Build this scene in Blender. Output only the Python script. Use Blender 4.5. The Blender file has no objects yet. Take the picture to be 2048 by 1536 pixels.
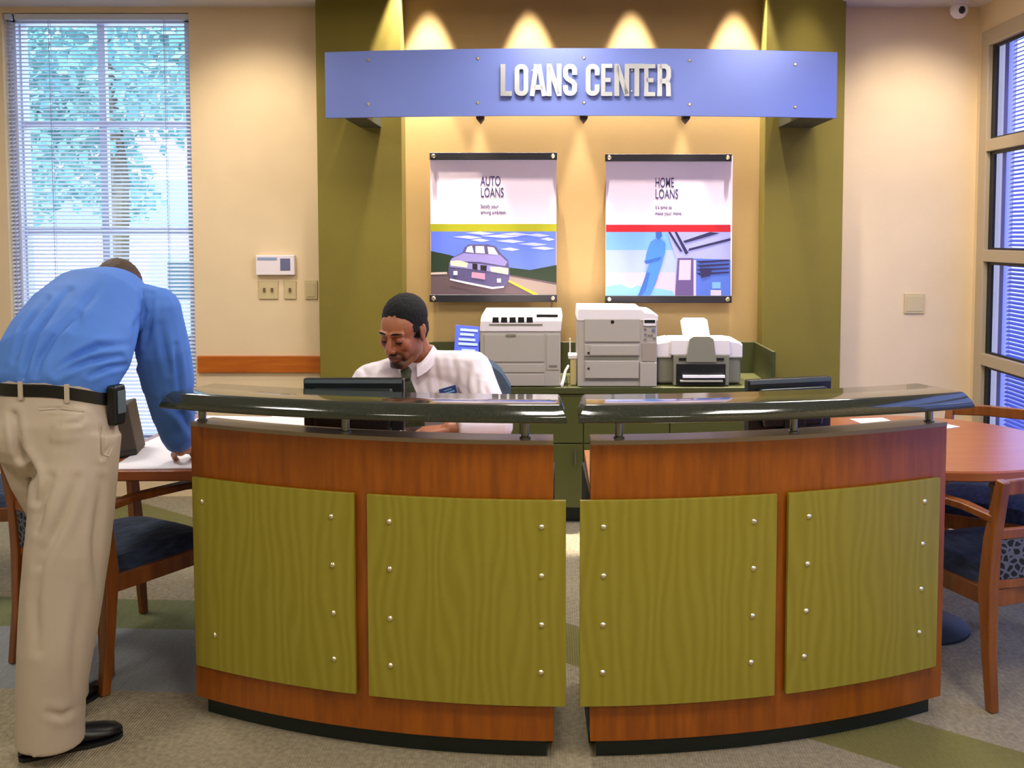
import bpy, bmesh, math, random
import numpy as np
from mathutils import Vector, Matrix, noise
random.seed(7)
R = math.radians
sc = bpy.context.scene
col = sc.collection
H = 1.60
FPX, CX, CY, TP = 2000.0, 1100.0, 590.0, .06
_p = math.atan(TP); _c, _s = math.cos(_p), math.sin(_p)
def ray(px, py):
    a = (px-CX)/FPX; b = (CY-py)/FPX
    return (a, _c+b*_s, -_s+b*_c)
def PY(px, py, Y):
    d = ray(px, py); t = Y/d[1]
    return Vector((d[0]*t, Y, H+d[2]*t))
def PZ(px, py, Z):
    d = ray(px, py); t = (Z-H)/d[2]
    return Vector((d[0]*t, d[1]*t, Z))
def lin(c): return c/12.92 if c <= .04045 else ((c+.055)/1.055)**2.4
def rgb(h):
    h = h.lstrip('#'); return tuple(lin(int(h[i:i+2], 16)/255) for i in (0, 2, 4))+(1,)
# ------------------------------------------------------------------ materials
def newmat(name):
    m = bpy.data.materials.new(name); m.use_nodes = True
    nt = m.node_tree; b = nt.nodes['Principled BSDF']
    return m, nt, b
def mat(name, c, rough=.5, metal=0, bump=0, bscale=60, var=0, vscale=6, stretch=(1,1,1), spec=.5, coat=0, c2=None, detail=4):
    m, nt, b = newmat(name); N = nt.nodes; L = nt.links
    c = rgb(c)
    b.inputs['Base Color'].default_value = c
    b.inputs['Roughness'].default_value = rough
    b.inputs['Metallic'].default_value = metal
    b.inputs['Specular IOR Level'].default_value = spec
    b.inputs['Coat Weight'].default_value = coat
    tc = N.new('ShaderNodeTexCoord'); mp = N.new('ShaderNodeMapping'); mp.inputs['Scale'].default_value = stretch
    L.new(tc.outputs['Object'], mp.inputs['Vector'])
    if var or c2:
        n = N.new('ShaderNodeTexNoise'); n.inputs['Scale'].default_value = vscale; n.inputs['Detail'].default_value = detail
        L.new(mp.outputs[0], n.inputs['Vector'])
        r = N.new('ShaderNodeValToRGB')
        r.color_ramp.elements[0].position = .3; r.color_ramp.elements[1].position = .7
        if c2: r.color_ramp.elements[0].color = rgb(c2); r.color_ramp.elements[1].color = c
        else:
            r.color_ramp.elements[0].color = tuple(x*(1-var) for x in c[:3])+(1,)
            r.color_ramp.elements[1].color = tuple(min(1, x*(1+var)) for x in c[:3])+(1,)
        L.new(n.outputs['Fac'], r.inputs[0]); L.new(r.outputs[0], b.inputs['Base Color'])
    if bump:
        n2 = N.new('ShaderNodeTexNoise'); n2.inputs['Scale'].default_value = bscale; n2.inputs['Detail'].default_value = 3
        L.new(mp.outputs[0], n2.inputs['Vector'])
        bp = N.new('ShaderNodeBump'); bp.inputs['Strength'].default_value = bump; bp.inputs['Distance'].default_value = .01
        L.new(n2.outputs['Fac'], bp.inputs['Height']); L.new(bp.outputs[0], b.inputs['Normal'])
    return m
def wood(name, c1, c2, scale=7, stretch=(1,1,.12), rough=.35):
    m = mat(name, c1, rough=rough, c2=c2, vscale=scale*6, stretch=stretch, detail=6, coat=.12)
    m.node_tree.nodes['Principled BSDF'].inputs['Coat Roughness'].default_value = .25
    return m
M = {}
M['cream'] = mat('cream_paint', '#e3cca6', .75, bump=.05, bscale=180, var=.02)
M['olive'] = mat('olive_paint', '#796d1f', .7, bump=.05, bscale=180, var=.03)
M['niche'] = mat('olive_paint_lit', '#a88c58', .7, bump=.05, bscale=180, var=.02)  # same olive paint, lightened and warmed to carry the downlight glow
M['ceiling'] = mat('ceiling_tile', '#cfcac8', .9, bump=.1, bscale=90)
M['side'] = mat('side_wall_paint', '#c9bb95', .8, bump=.04)
M['wood'] = wood('cherry_veneer', '#9e5406', '#804103')
M['woodrail'] = wood('orange_wood_rail', '#c06a1c', '#a85412', stretch=(.12, 1, 1))
M['chairwood'] = wood('chair_wood', '#935521', '#6f3a12', scale=5)
M['tablewood'] = wood('table_veneer', '#aa6236', '#965029', scale=5, stretch=(.1, 1, 1), rough=.28)
M['deckwood'] = wood('worksurface_wood', '#c4813c', '#b06c2c', stretch=(.1, 1, 1))
M['kick'] = mat('black_green_kick', '#0d1c18', .5)
M['top'] = mat('dark_gloss_top', '#2c3229', .11, var=.25, vscale=220, spec=.75, coat=.5)
M['cap'] = mat('pinkish_cap', '#8c7c62', .35)
M['metal'] = mat('brushed_metal', '#d6d9dc', .3, metal=1)
M['post'] = mat('post_metal', '#8e9088', .35, metal=1)
M['stud'] = mat('stud_steel', '#f0ead0', .22, metal=1)
M['blacklam'] = mat('black_plastic', '#14171a', .35)
M['monblack'] = mat('monitor_black', '#10181c', .3, spec=.6)
M['monedge'] = mat('monitor_grey_edge', '#56646a', .35)
M['screen'] = mat('screen_glass', '#070a0c', .12)
M['credenza'] = mat('dark_olive_laminate', '#484b1e', .45, var=.04)
M['credtop'] = mat('dark_olive_worktop', '#3f421a', .5)
M['sign'] = mat('sign_blue', '#7385cf', .34, metal=.2, var=.03, vscale=3, spec=.6)
M['dark'] = mat('shaded_bracket', '#2a2c18', .6)  # dark green, with the shade behind the sign put into the colour
M['bracket'] = mat('brown_bracket', '#3a2410', .6)
M['p_white'] = mat('printer_white', '#e6dfe2', .45)
M['p_grey'] = mat('printer_grey', '#aaa39a', .5)
M['p_mid'] = mat('printer_mid_grey', '#7c7a6a', .5)
M['p_taupe'] = mat('printer_taupe', '#9a8f83', .5)
M['paper'] = mat('paper_white', '#f4f1f6', .6)
M['plate'] = mat('almond_plate', '#cbb98c', .5)
M['platedark'] = mat('plate_toggle', '#6d5a3a', .5)
M['keypad'] = mat('keypad_white', '#eee4ea', .4)
M['lcd'] = mat('keypad_blue_strip', '#8fa3c8', .3)
M['keyglass'] = mat('keypad_grey', '#6c6f94', .3)
M['seatblue'] = mat('seat_blue_fabric', '#1b2334', .9, bump=.4, bscale=70, c2='#323f58', vscale=60, stretch=(1,.25,1))
M['officeblue'] = mat('office_chair_fabric', '#4d5e6f', .9, bump=.2, bscale=200, var=.1, vscale=80)
M['white_alu'] = mat('white_frame', '#d5d2e4', .45)
M['jamb'] = mat('pale_mullion', '#b5a58a', .45)
M['gasket'] = mat('black_gasket', '#0b0f10', .5)
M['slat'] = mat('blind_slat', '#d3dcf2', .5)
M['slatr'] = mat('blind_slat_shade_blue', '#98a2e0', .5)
M['cord'] = mat('blind_cord', '#a9aecb', .8)
M['skin'] = mat('skin', '#a8684a', .5)
M['hair'] = mat('black_hair', '#050607', .85, bump=.5, bscale=260, stretch=(1,.3,1))
M['hairbrown'] = mat('brown_hair', '#4f3a2a', .6, bump=.5, bscale=240)
M['shirtw'] = mat('white_shirt', '#efe6ee', .8, bump=.12, bscale=14)
M['shirtb'] = mat('blue_shirt', '#4d7fd4', .75, bump=.12, bscale=14, var=.05)
M['khaki'] = mat('khaki_cloth', '#b9ab97', .85, bump=.12, bscale=16, var=.04)
M['darkcloth'] = mat('dark_trousers', '#1c2026', .85)
M['belt'] = mat('black_leather', '#0b0e0d', .35)
M['shoe'] = mat('black_shoe', '#06080b', .38)
M['tie'] = mat('green_tie', '#4c5138', .6, c2='#2b3422', vscale=90)
M['badge'] = mat('blue_badge', '#1b3d80', .3)
M['badgew'] = mat('badge_print', '#7fb0dc', .4)
M['brochure'] = mat('blue_brochure', '#2a3fb4', .4)
M['brochurel'] = mat('brochure_print', '#7f92ea', .4)
M['binder'] = mat('dark_brown_leather', '#3d3018', .6)
M['goldbox'] = mat('cream_gold_box', '#cdbb80', .5)
M['leaf'] = mat('leaf_green', '#86b4ae', .7, c2='#4f909c', vscale=2)
M['bark'] = mat('bark', '#5c5042', .9)
M['asphalt'] = mat('pale_pavement', '#bfc3c8', .9)
M['carwhite'] = mat('car_pale_paint', '#8fc3cc', .3)
M['carglass'] = mat('car_glass', '#26404c', .1)
M['rubber'] = mat('tyre', '#15181a', .8)
M['extwall'] = mat('pale_exterior_wall', '#d9cfd6', .9)
M['exthill'] = mat('distant_roof', '#6fa0a8', .9)
# patterned chair-back fabric
def patterned(name, c1, c2):
    m, nt, b = newmat(name); N = nt.nodes; L = nt.links
    tc = N.new('ShaderNodeTexCoord'); v = N.new('ShaderNodeTexVoronoi'); v.inputs['Scale'].default_value = 38
    v.feature = 'DISTANCE_TO_EDGE'
    L.new(tc.outputs['Object'], v.inputs['Vector'])
    r = N.new('ShaderNodeValToRGB'); r.color_ramp.interpolation = 'CONSTANT'
    r.color_ramp.elements[0].color = rgb(c1); r.color_ramp.elements[1].color = rgb(c2); r.color_ramp.elements[1].position = .14
    L.new(v.outputs['Distance'], r.inputs[0]); L.new(r.outputs[0], b.inputs['Base Color']); b.inputs['Roughness'].default_value = .9
    return m
M['pattern'] = patterned('patterned_fabric', '#5c6070', '#14161c')
# green stained front panels with sweeping grain
def panel_mat():
    m, nt, b = newmat('green_stained_panel'); N = nt.nodes; L = nt.links
    tc = N.new('ShaderNodeTexCoord'); mp = N.new('ShaderNodeMapping'); mp.inputs['Scale'].default_value = (1, 1, .25)
    w = N.new('ShaderNodeTexWave'); w.inputs['Scale'].default_value = 9; w.inputs['Distortion'].default_value = 9
    w.inputs['Detail'].default_value = 1.2; w.inputs['Detail Scale'].default_value = 1.1; w.bands_direction = 'X'
    L.new(tc.outputs['Object'], mp.inputs[0]); L.new(mp.outputs[0], w.inputs[0])
    r = N.new('ShaderNodeValToRGB')
    r.color_ramp.elements[0].color = rgb('#8a801f'); r.color_ramp.elements[1].color = rgb('#938a2a')
    L.new(w.outputs['Fac'], r.inputs[0]); L.new(r.outputs[0], b.inputs['Base Color'])
    b.inputs['Roughness'].default_value = .45
    return m
M['panel'] = panel_mat()
# carpet: ribbed loop pile with broad colour fields woven in
def carpet_mat():
    m, nt, b = newmat('carpet'); N = nt.nodes; L = nt.links
    tc = N.new('ShaderNodeTexCoord'); sp = N.new('ShaderNodeSeparateXYZ'); L.new(tc.outputs['Object'], sp.inputs[0])
    def math_(op, a, bb):
        n = N.new('ShaderNodeMath'); n.operation = op
        for i, v in enumerate((a, bb)):
            if isinstance(v, (int, float)): n.inputs[i].default_value = v
            else: L.new(v, n.inputs[i])
        return n.outputs[0]
    def band(nx, ny, lo, hi):
        d = math_('ADD', math_('MULTIPLY', sp.outputs[0], nx), math_('MULTIPLY', sp.outputs[1], ny))
        return math_('MULTIPLY', math_('GREATER_THAN', d, lo), math_('LESS_THAN', d, hi))
    nz = N.new('ShaderNodeTexNoise'); nz.inputs['Scale'].default_value = 55; nz.inputs['Detail'].default_value = 5
    L.new(tc.outputs['Object'], nz.inputs[0])
    base = N.new('ShaderNodeValToRGB'); base.color_ramp.elements[0].position = .3; base.color_ramp.elements[1].position = .7
    base.color_ramp.elements[0].color = rgb('#857b62'); base.color_ramp.elements[1].color = rgb('#a79c80')
    L.new(nz.outputs['Fac'], base.inputs[0])
    cur = base.outputs[0]
    def over(mask, c, f):
        nonlocal cur
        mx = N.new('ShaderNodeMix'); mx.data_type = 'RGBA'; mx.inputs[7].default_value = rgb(c)
        L.new(math_('MULTIPLY', mask, f), mx.inputs[0]); L.new(cur, mx.inputs[6]); cur = mx.outputs[2]
    left = math_('LESS_THAN', sp.outputs[0], -.6)
    over(math_('MULTIPLY', band(.05, 1, 3.90, 4.22), left), '#5d6a3c', .8)
    over(math_('MULTIPLY', band(.05, 1, 3.35, 3.90), left), '#7d8790', .75)
    # olive stripe on the right, its two edges taken from the floor
    a0, a1 = PZ(1790, 1432, 0), PZ(2048, 1505, 0); b0 = PZ(1610, 1475, 0)
    d = (a1-a0).normalized(); nx, ny = -d.y, d.x
    hi = a0.x*nx+a0.y*ny; lo = b0.x*nx+b0.y*ny
    over(band(nx, ny, min(lo, hi), max(lo, hi)), '#6e6a22', .85)
    L.new(cur, b.inputs['Base Color']); b.inputs['Roughness'].default_value = .95
    wv = N.new('ShaderNodeTexWave'); wv.inputs['Scale'].default_value = 34; wv.bands_direction = 'X'; wv.inputs['Distortion'].default_value = .4
    L.new(tc.outputs['Object'], wv.inputs[0])
    bp = N.new('ShaderNodeBump'); bp.inputs['Strength'].default_value = .5; bp.inputs['Distance'].default_value = .006
    L.new(math_('ADD', wv.outputs['Fac'], nz.outputs['Fac']), bp.inputs['Height']); L.new(bp.outputs[0], b.inputs['Normal'])
    return m
M['carpet'] = carpet_mat()
def glass_mat(name, tint='#eaf2f4', mixf=.08):
    m = bpy.data.materials.new(name); m.use_nodes = True; nt = m.node_tree; nt.nodes.clear()
    o = nt.nodes.new('ShaderNodeOutputMaterial'); t = nt.nodes.new('ShaderNodeBsdfTransparent'); g = nt.nodes.new('ShaderNodeBsdfGlossy')
    t.inputs[0].default_value = rgb(tint); g.inputs['Roughness'].default_value = .02
    mx = nt.nodes.new('ShaderNodeMixShader'); mx.inputs[0].default_value = mixf
    nt.links.new(t.outputs[0], mx.inputs[1]); nt.links.new(g.outputs[0], mx.inputs[2]); nt.links.new(mx.outputs[0], o.inputs[0])
    return m
M['glass'] = glass_mat('window_glass')
M['glassr'] = glass_mat('side_window_glass', '#c6cef4', .07)
def emis(name, c, s):
    m, nt, b = newmat(name); b.inputs['Base Color'].default_value = rgb(c)
    b.inputs['Emission Color'].default_value = rgb(c); b.inputs['Emission Strength'].default_value = s
    return m
M['lamp'] = emis('lamp_face', '#fff0d8', 6)
def vcol_mat(name, rough=.5):
    m, nt, b = newmat(name)
    a = nt.nodes.new('ShaderNodeVertexColor'); a.layer_name = 'tint'
    nt.links.new(a.outputs[0], b.inputs['Base Color']); b.inputs['Roughness'].default_value = rough
    b.inputs['Subsurface Weight'].default_value = .05
    b.inputs['Subsurface Radius'].default_value = (.02, .008, .005)
    return m
M['skinv'] = vcol_mat('skin_with_complexion', .45)
# ------------------------------------------------------------------ mesh building
class MB:
    def __init__(s): s.bm = bmesh.new(); s.mats = []
    def _mi(s, m):
        if m is None: return 0
        if m not in s.mats: s.mats.append(m)
        return s.mats.index(m)
    def _add(s, vs, fs, m=None, T=None):
        mi = s._mi(m)
        bv = [s.bm.verts.new(T @ Vector(v) if T else v) for v in vs]
        for f in fs:
            try: fc = s.bm.faces.new([bv[i] for i in f]); fc.material_index = mi
            except ValueError: pass
        return bv
    def box(s, c, d, m=None, rz=0, T=None):
        x, y, z = (k/2 for k in d); T2 = Matrix.Translation(c) @ Matrix.Rotation(rz, 4, 'Z')
        if T: T2 = T @ T2
        vs = [(a, b_, e) for a in (-x, x) for b_ in (-y, y) for e in (-z, z)]
        s._add(vs, [(0,1,3,2),(4,6,7,5),(0,4,5,1),(2,3,7,6),(0,2,6,4),(1,5,7,3)], m, T2); return s
    def bx(s, x0, x1, y0, y1, z0, z1, m=None, T=None):
        return s.box(((x0+x1)/2, (y0+y1)/2, (z0+z1)/2), (abs(x1-x0), abs(y1-y0), abs(z1-z0)), m, 0, T)
    def prism(s, poly, vec, m=None, T=None):
        n = len(poly); v = Vector(vec)
        vs = [Vector(p) for p in poly]+[Vector(p)+v for p in poly]
        s._add(vs, [tuple(range(n))[::-1], tuple(range(n, 2*n))]+[(i, (i+1) % n, n+(i+1) % n, n+i) for i in range(n)], m, T); return s
    def loft(s, rings, m=None, caps=True, closed=True, T=None):
        n = len(rings[0]); vs = [p for r in rings for p in r]; fs = []
        for k in range(len(rings)-1):
            for i in range(n if closed else n-1):
                j = (i+1) % n; fs.append((k*n+i, k*n+j, (k+1)*n+j, (k+1)*n+i))
        if caps: fs += [tuple(range(n))[::-1], tuple(range((len(rings)-1)*n, len(rings)*n))]
        s._add(vs, fs, m, T); return s
    def tube(s, pts, rad, m=None, seg=12, sq=1.0, up=(0,0,1), T=None):
        pts = [Vector(p) for p in pts]; rad = rad if isinstance(rad, (list, tuple)) else [rad]*len(pts)
        rings = []
        for i, p in enumerate(pts):
            t = (pts[min(i+1, len(pts)-1)]-pts[max(i-1, 0)]).normalized()
            u = Vector(up); u = u-t*u.dot(t)
            if u.length < .05: u = Vector((0,1,0)); u = u-t*u.dot(t)
            u.normalize(); w = t.cross(u)
            rings.append([p+u*(math.cos(a)*rad[i])+w*(math.sin(a)*rad[i]*sq) for a in (2*math.pi*k/seg for k in range(seg))])
        return s.loft(rings, m, T=T)
    def bar(s, pts, w, h, m=None, up=(0,0,1), T=None):      # rectangular bar along a path; w,h scalars or lists
        pts = [Vector(p) for p in pts]; n = len(pts)
        w = w if isinstance(w, (list, tuple)) else [w]*n; h = h if isinstance(h, (list, tuple)) else [h]*n
        rings = []
        for i, p in enumerate(pts):
            t = (pts[min(i+1, n-1)]-pts[max(i-1, 0)]).normalized()
            u = Vector(up); u = (u-t*u.dot(t)).normalized(); ww = t.cross(u)
            rings.append([p+ww*(a*w[i]/2)+u*(b_*h[i]/2) for a, b_ in ((-1,-1),(1,-1),(1,1),(-1,1))])
        return s.loft(rings, m, T=T)
    def lathe(s, prof, c=(0,0,0), seg=24, m=None, T=None):
        rings = [[Vector((c[0]+r*math.cos(2*math.pi*k/seg), c[1]+r*math.sin(2*math.pi*k/seg), c[2]+z)) for k in range(seg)] for r, z in prof]
        return s.loft(rings, m, T=T)
    def cyl(s, p0, p1, r, m=None, seg=16): return s.tube([p0, p1], r, m, seg)
    def ell(s, c, r, m=None, T=None, seg=20, rot=None):
        vs = []; fs = []; n = seg; k = seg//2
        Rm = rot if rot else Matrix.Identity(3)
        def P(v): return Vector(c)+Rm @ Vector((v[0]*r[0], v[1]*r[1], v[2]*r[2]))
        vs.append(P((0,0,-1)))
        for i in range(1, k):
            th = math.pi*i/k-math.pi/2
            for j in range(n):
                a = 2*math.pi*j/n; vs.append(P((math.cos(th)*math.cos(a), math.cos(th)*math.sin(a), math.sin(th))))
        vs.append(P((0,0,1))); last = len(vs)-1
        for j in range(n): fs.append((0, 1+(j+1) % n, 1+j)); fs.append((last, last-n+j, last-n+(j+1) % n))
        for i in range(k-2):
            for j in range(n): fs.append((1+i*n+j, 1+i*n+(j+1) % n, 1+(i+1)*n+(j+1) % n, 1+(i+1)*n+j))
        s._add(vs, fs, m, T); return s
    def cap(s, p0, p1, r0, r1=None, m=None, T=None, seg=14):   # capsule
        r1 = r0 if r1 is None else r1
        s.tube([p0, p1], [r0, r1], m, seg, T=T); s.ell(p0, (r0,)*3, m, T, seg); s.ell(p1, (r1,)*3, m, T, seg); return s
    def build(s, name, m=None, parent=None, bevel=0, smooth=True, ang=35, bseg=2):
        bmesh.ops.recalc_face_normals(s.bm, faces=s.bm.faces)
        me = bpy.data.meshes.new(name); s.bm.to_mesh(me); s.bm.free()
        for k in (s.mats if s.mats else [m]): me.materials.append(k)
        if smooth:
            for p in me.polygons: p.use_smooth = True
            me.set_sharp_from_angle(angle=R(ang))
        o = bpy.data.objects.new(name, me); col.objects.link(o)
        if bevel:
            b_ = o.modifiers.new('bevel', 'BEVEL'); b_.width = bevel; b_.segments = bseg; b_.limit_method = 'ANGLE'; b_.harden_normals = True
        if parent: adopt(o, parent)
        return o
def world_of(o):
    mt = o.matrix_basis.copy()
    if o.parent: return world_of(o.parent) @ o.matrix_parent_inverse @ mt
    return mt
def adopt(o, parent):
    o.parent = parent; o.matrix_parent_inverse = world_of(parent).inverted()
def tag(o, label, cat, group=None):
    o['label'] = label; o['category'] = cat
    if group: o['group'] = group
    return o
def thing(name, label, cat, loc=(0,0,0), rz=0, group=None):
    o = bpy.data.objects.new(name, None); col.objects.link(o); o.empty_display_size = .1
    o.location = loc; o.rotation_euler = (0, 0, rz); return tag(o, label, cat, group)
def struct(o): o['kind'] = 'structure'; return o
def copy_tree(o, loc, rz, label, parent=None, top=True):
    c = o.copy(); col.objects.link(c)
    if parent: c.parent = parent; c.matrix_parent_inverse = o.matrix_parent_inverse.copy()
    else: c.location = loc; c.rotation_euler = (0, 0, rz); c['label'] = label
    for ch in [x for x in bpy.data.objects if x.parent == o]: copy_tree(ch, None, None, None, c)
    return c
# ------------------------------------------------------------------ room shell
ZC = 2.955           # ceiling
YW, YP, YN = 6.05, 5.90, 6.05
XL, XR, YB = -5.2, 2.56, -4.0
PLX0, PLX1, PRX0, PRX1 = -1.365, -.868, 1.258, 1.722
def S(mb, name, m, **k): return struct(mb.build(name, m, **k))
S(MB().bx(XL-.2, XR+.2, YB-.2, YW+.3, -.1, 0), 'floor', M['carpet'])
# ceiling with a slot over the niche
SL0, SL1, SLY = -1.36, 1.70, 5.62
c_ = MB(); c_.bx(XL-.2, XR+.2, YB-.2, SLY, ZC, ZC+.15); c_.bx(XL-.2, SL0, SLY, YW+.3, ZC, ZC+.15); c_.bx(SL1, XR+.2, SLY, YW+.3, ZC, ZC+.15)
S(c_, 'ceiling', M['ceiling'])
k_ = MB(); k_.bx(SL0-.05, SL1+.05, SLY-.05, YW+.3, 3.62, 3.70); k_.bx(SL0-.05, SL1+.05, SLY-.06, SLY, ZC+.15, 3.62); k_.bx(SL0-.06, SL0, SLY, YW+.3, ZC+.15, 3.62); k_.bx(SL1, SL1+.06, SLY, YW+.3, ZC+.15, 3.62)
S(k_, 'trim_1', M['olive'])
# back wall with left window opening
WX0, WX1, WZ0, WZ1 = -3.27, -2.155, .32, 2.925
wb = MB(); wb.bx(XL, WX0, YW, YW+.2, 0, ZC); wb.bx(WX0, WX1, YW, YW+.2, 0, WZ0); wb.bx(WX0, WX1, YW, YW+.2, WZ1, ZC)
wb.bx(WX1, PLX1-.2, YW, YW+.2, 0, ZC); wb.bx(PRX0+.2, XR, YW, YW+.2, 0, ZC)
S(wb, 'wall_back', M['cream'])
S(MB().bx(PLX1-.2, PRX0+.2, YN, YN+.2, 0, 3.62), 'wall_niche', M['niche'])
S(MB().bx(PLX0, PLX1, YP, YN-.001, 0, 3.4), 'wall_pilaster_left', M['olive'], bevel=.004)
S(MB().bx(PRX0, PRX1, YP, YN-.001, 0, 3.4), 'wall_pilaster_right', M['olive'], bevel=.004)
S(MB().bx(XL-.2, XL, YB, YW+.2, 0, ZC), 'wall_left', M['side'])
S(MB().bx(XL, XR, YB-.2, YB, 0, ZC), 'wall_front', M['side'])
# right wall: storefront window from the back corner forward
RW0, RW1 = 2.1, 5.98      # Y extent of the glazing
RZ0, RZ1 = .12, 2.79
wr = MB(); wr.bx(XR, XR+.2, YB, RW0, 0, ZC); wr.bx(XR, XR+.2, RW0, RW1, 0, RZ0); wr.bx(XR, XR+.2, RW0, RW1, RZ1, ZC); wr.bx(XR, XR+.2, RW1, YW+.2, 0, ZC)
S(wr, 'wall_right', M['cream'])
# chair rail and baseboards
S(MB().bx(WX1+.015, PLX0, YW-.022, YW, .765, .868), 'trim_2', M['woodrail'], bevel=.004)
S(MB().bx(XL, WX0-.03, YW-.022, YW, .765, .868), 'trim_3', M['woodrail'], bevel=.004)
S(MB().bx(WX1, PLX0, YW-.014, YW, 0, .1), 'baseboard_back', M['kick'])
S(MB().bx(PRX1, XR, YW-.014, YW, 0, .1), 'baseboard_right', M['kick'])
# left window: frame, muntins, glass
w1 = struct(thing('window_1', '', '', (0,0,0))); del w1['label']; del w1['category']
f = MB(); yg = YW+.13
f.bx(WX0, WX0+.05, YW+.06, YW+.2, WZ0, WZ1); f.bx(WX1-.05, WX1, YW+.06, YW+.2, WZ0, WZ1); f.bx(WX0, WX1, YW+.06, YW+.2, WZ1-.05, WZ1); f.bx(WX0, WX1, YW+.06, YW+.2, WZ0, WZ0+.06)
f.build('window_frame', M['white_alu'], w1, bevel=.003)
g = MB(); mx = PY(213, 400, yg).x; mx2 = PY(28, 400, yg).x
g.bx(mx-.022, mx+.022, yg-.02, yg+.02, WZ0, WZ1)
for py in (250, 462, 690): z = PY(200, py, yg).z; g.bx(WX0+.05, WX1-.05, yg-.018, yg+.018, z-.016, z+.016)
g.bx(mx2+.03, mx2+.09, yg-.03, yg+.03, WZ0, WZ1)
g.build('muntin', M['white_alu'], w1)
MB().bx(WX0+.04, WX1-.04, yg+.024, yg+.030, WZ0, WZ1).build('pane', M['glass'], w1)
MB().bx(WX0-.03, WX1+.02, YW-.03, YW+.2, WZ0-.03, WZ0).build('window_sill', M['white_alu'], w1, bevel=.004)
# blinds
def blind(name, label, axis, a0, a1, off, z0, z1, m, tilt, sp=.0235, dep=.024, cords=(), group='slatted window blinds', headm=None):
    t = thing(name, label, 'window blind', (a0 if axis == 'x' else off, off if axis == 'x' else a0, z0), 0, group)
    mb = MB(); z = z1-.05
    ct, st = math.cos(tilt)*dep/2, math.sin(tilt)*dep/2
    while z > z0+.02:
        if axis == 'x': poly = [(a0, off-ct, z-st), (a0, off, z+.0022), (a0, off+ct, z+st), (a0, off+ct, z+st-.0012), (a0, off, z+.001), (a0, off-ct, z-st-.0012)]; vec = (a1-a0, 0, 0)
        else: poly = [(off-ct, a0, z-st), (off, a0, z+.0022), (off+ct, a0, z+st), (off+ct, a0, z+st-.0012), (off, a0, z+.001), (off-ct, a0, z-st-.0012)]; vec = (0, a1-a0, 0)
        mb.prism(poly, vec); z -= sp
    mb.build('slats', m, t, smooth=False)
    def bb(zz0, zz1, d, nm, mm):
        b_ = MB()
        if axis == 'x': b_.bx(a0, a1, off-d, off+d, zz0, zz1)
        else: b_.bx(off-d, off+d, a0, a1, zz0, zz1)
        b_.build(nm, mm, t, bevel=.002)
    bb(z1-.035, z1, .016, 'head_rail', headm or m); bb(z0, z0+.014, .013, 'bottom_rail', m)
    for c in cords:
        b_ = MB()
        for e in (-1, 1):
            if axis == 'x': b_.bx(c-.0015, c+.0015, off+e*dep/2-.001, off+e*dep/2+.001, z0, z1)
            else: b_.bx(off+e*dep/2-.001, off+e*dep/2+.001, c-.0015, c+.0015, z0, z1)
        b_.build('ladder_cord', M['cord'], t)
    return t
xb = PY(46, 400, YW+.06).x
blind('window_blind', 'white slatted blind covering the tall window behind the bending man', 'x', xb, WX1-.006, YW+.035, WZ0+.02, WZ1-.004, M['slat'], R(28), cords=[PY(100, 300, YW).x, PY(330, 300, YW).x])
blind('window_blind', 'narrow strip of white blind at the far left edge of the tall window', 'x', WX0+.004, xb-.02, YW+.035, WZ0+.02, WZ1-.004, M['slat'], R(28), cords=[PY(22, 300, YW).x])
# right glazing
w2 = struct(thing('window_2', '', '', (0,0,0))); del w2['label']; del w2['category']
f = MB(); X0, X1 = XR-.015, XR+.05
f.bx(X0, X1, RW1-.10, RW1, RZ0, RZ1); f.bx(X0, X1, RW0, RW0+.07, RZ0, RZ1); f.bx(X0, X1, RW0+.07, RW1-.10, RZ1-.09, RZ1); f.bx(X0, X1, RW0+.07, RW1-.10, RZ0, RZ0+.07)
f.bx(X0+.002, X1, 4.0, 4.06, RZ0+.07, RZ1-.09)
f.build('window_frame', M['jamb'], w2, bevel=.004)
g = MB()
for py in (292, 511, 717): z = PY(1952, py, 5.9).z; g.bx(X0, X1-.002, RW0+.07, RW1-.10, z-.035, z+.035)
g.build('mullion', M['jamb'], w2, bevel=.004)
g = MB(); zz = [RZ0+.07]+sorted(PY(1952, py, 5.9).z for py in (292, 511, 717))+[RZ1-.09]
for i in range(4):
    lo, hi = zz[i]+(.035 if i else 0), zz[i+1]-(.035 if i < 3 else 0)
    g.bx(XR+.012, XR+.028, RW1-.15, RW1-.10, lo, hi); g.bx(XR+.012, XR+.028, 4.06, RW1-.15, hi-.018, hi); g.bx(XR+.012, XR+.028, 4.06, RW1-.15, lo, lo+.012)
g.build('gasket', M['gasket'], w2)
MB().bx(XR+.030, XR+.036, RW0+.01, RW1-.01, RZ0+.01, RZ1-.01).build('pane', M['glassr'], w2)
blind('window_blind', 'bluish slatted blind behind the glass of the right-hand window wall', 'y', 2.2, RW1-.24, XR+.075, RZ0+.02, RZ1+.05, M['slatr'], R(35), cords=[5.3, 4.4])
MB().bx(XR+.055, XR+.085, RW1-.215, RW1-.165, RZ0, RZ1).build('window_post', M['white_alu'], w2)
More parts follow.
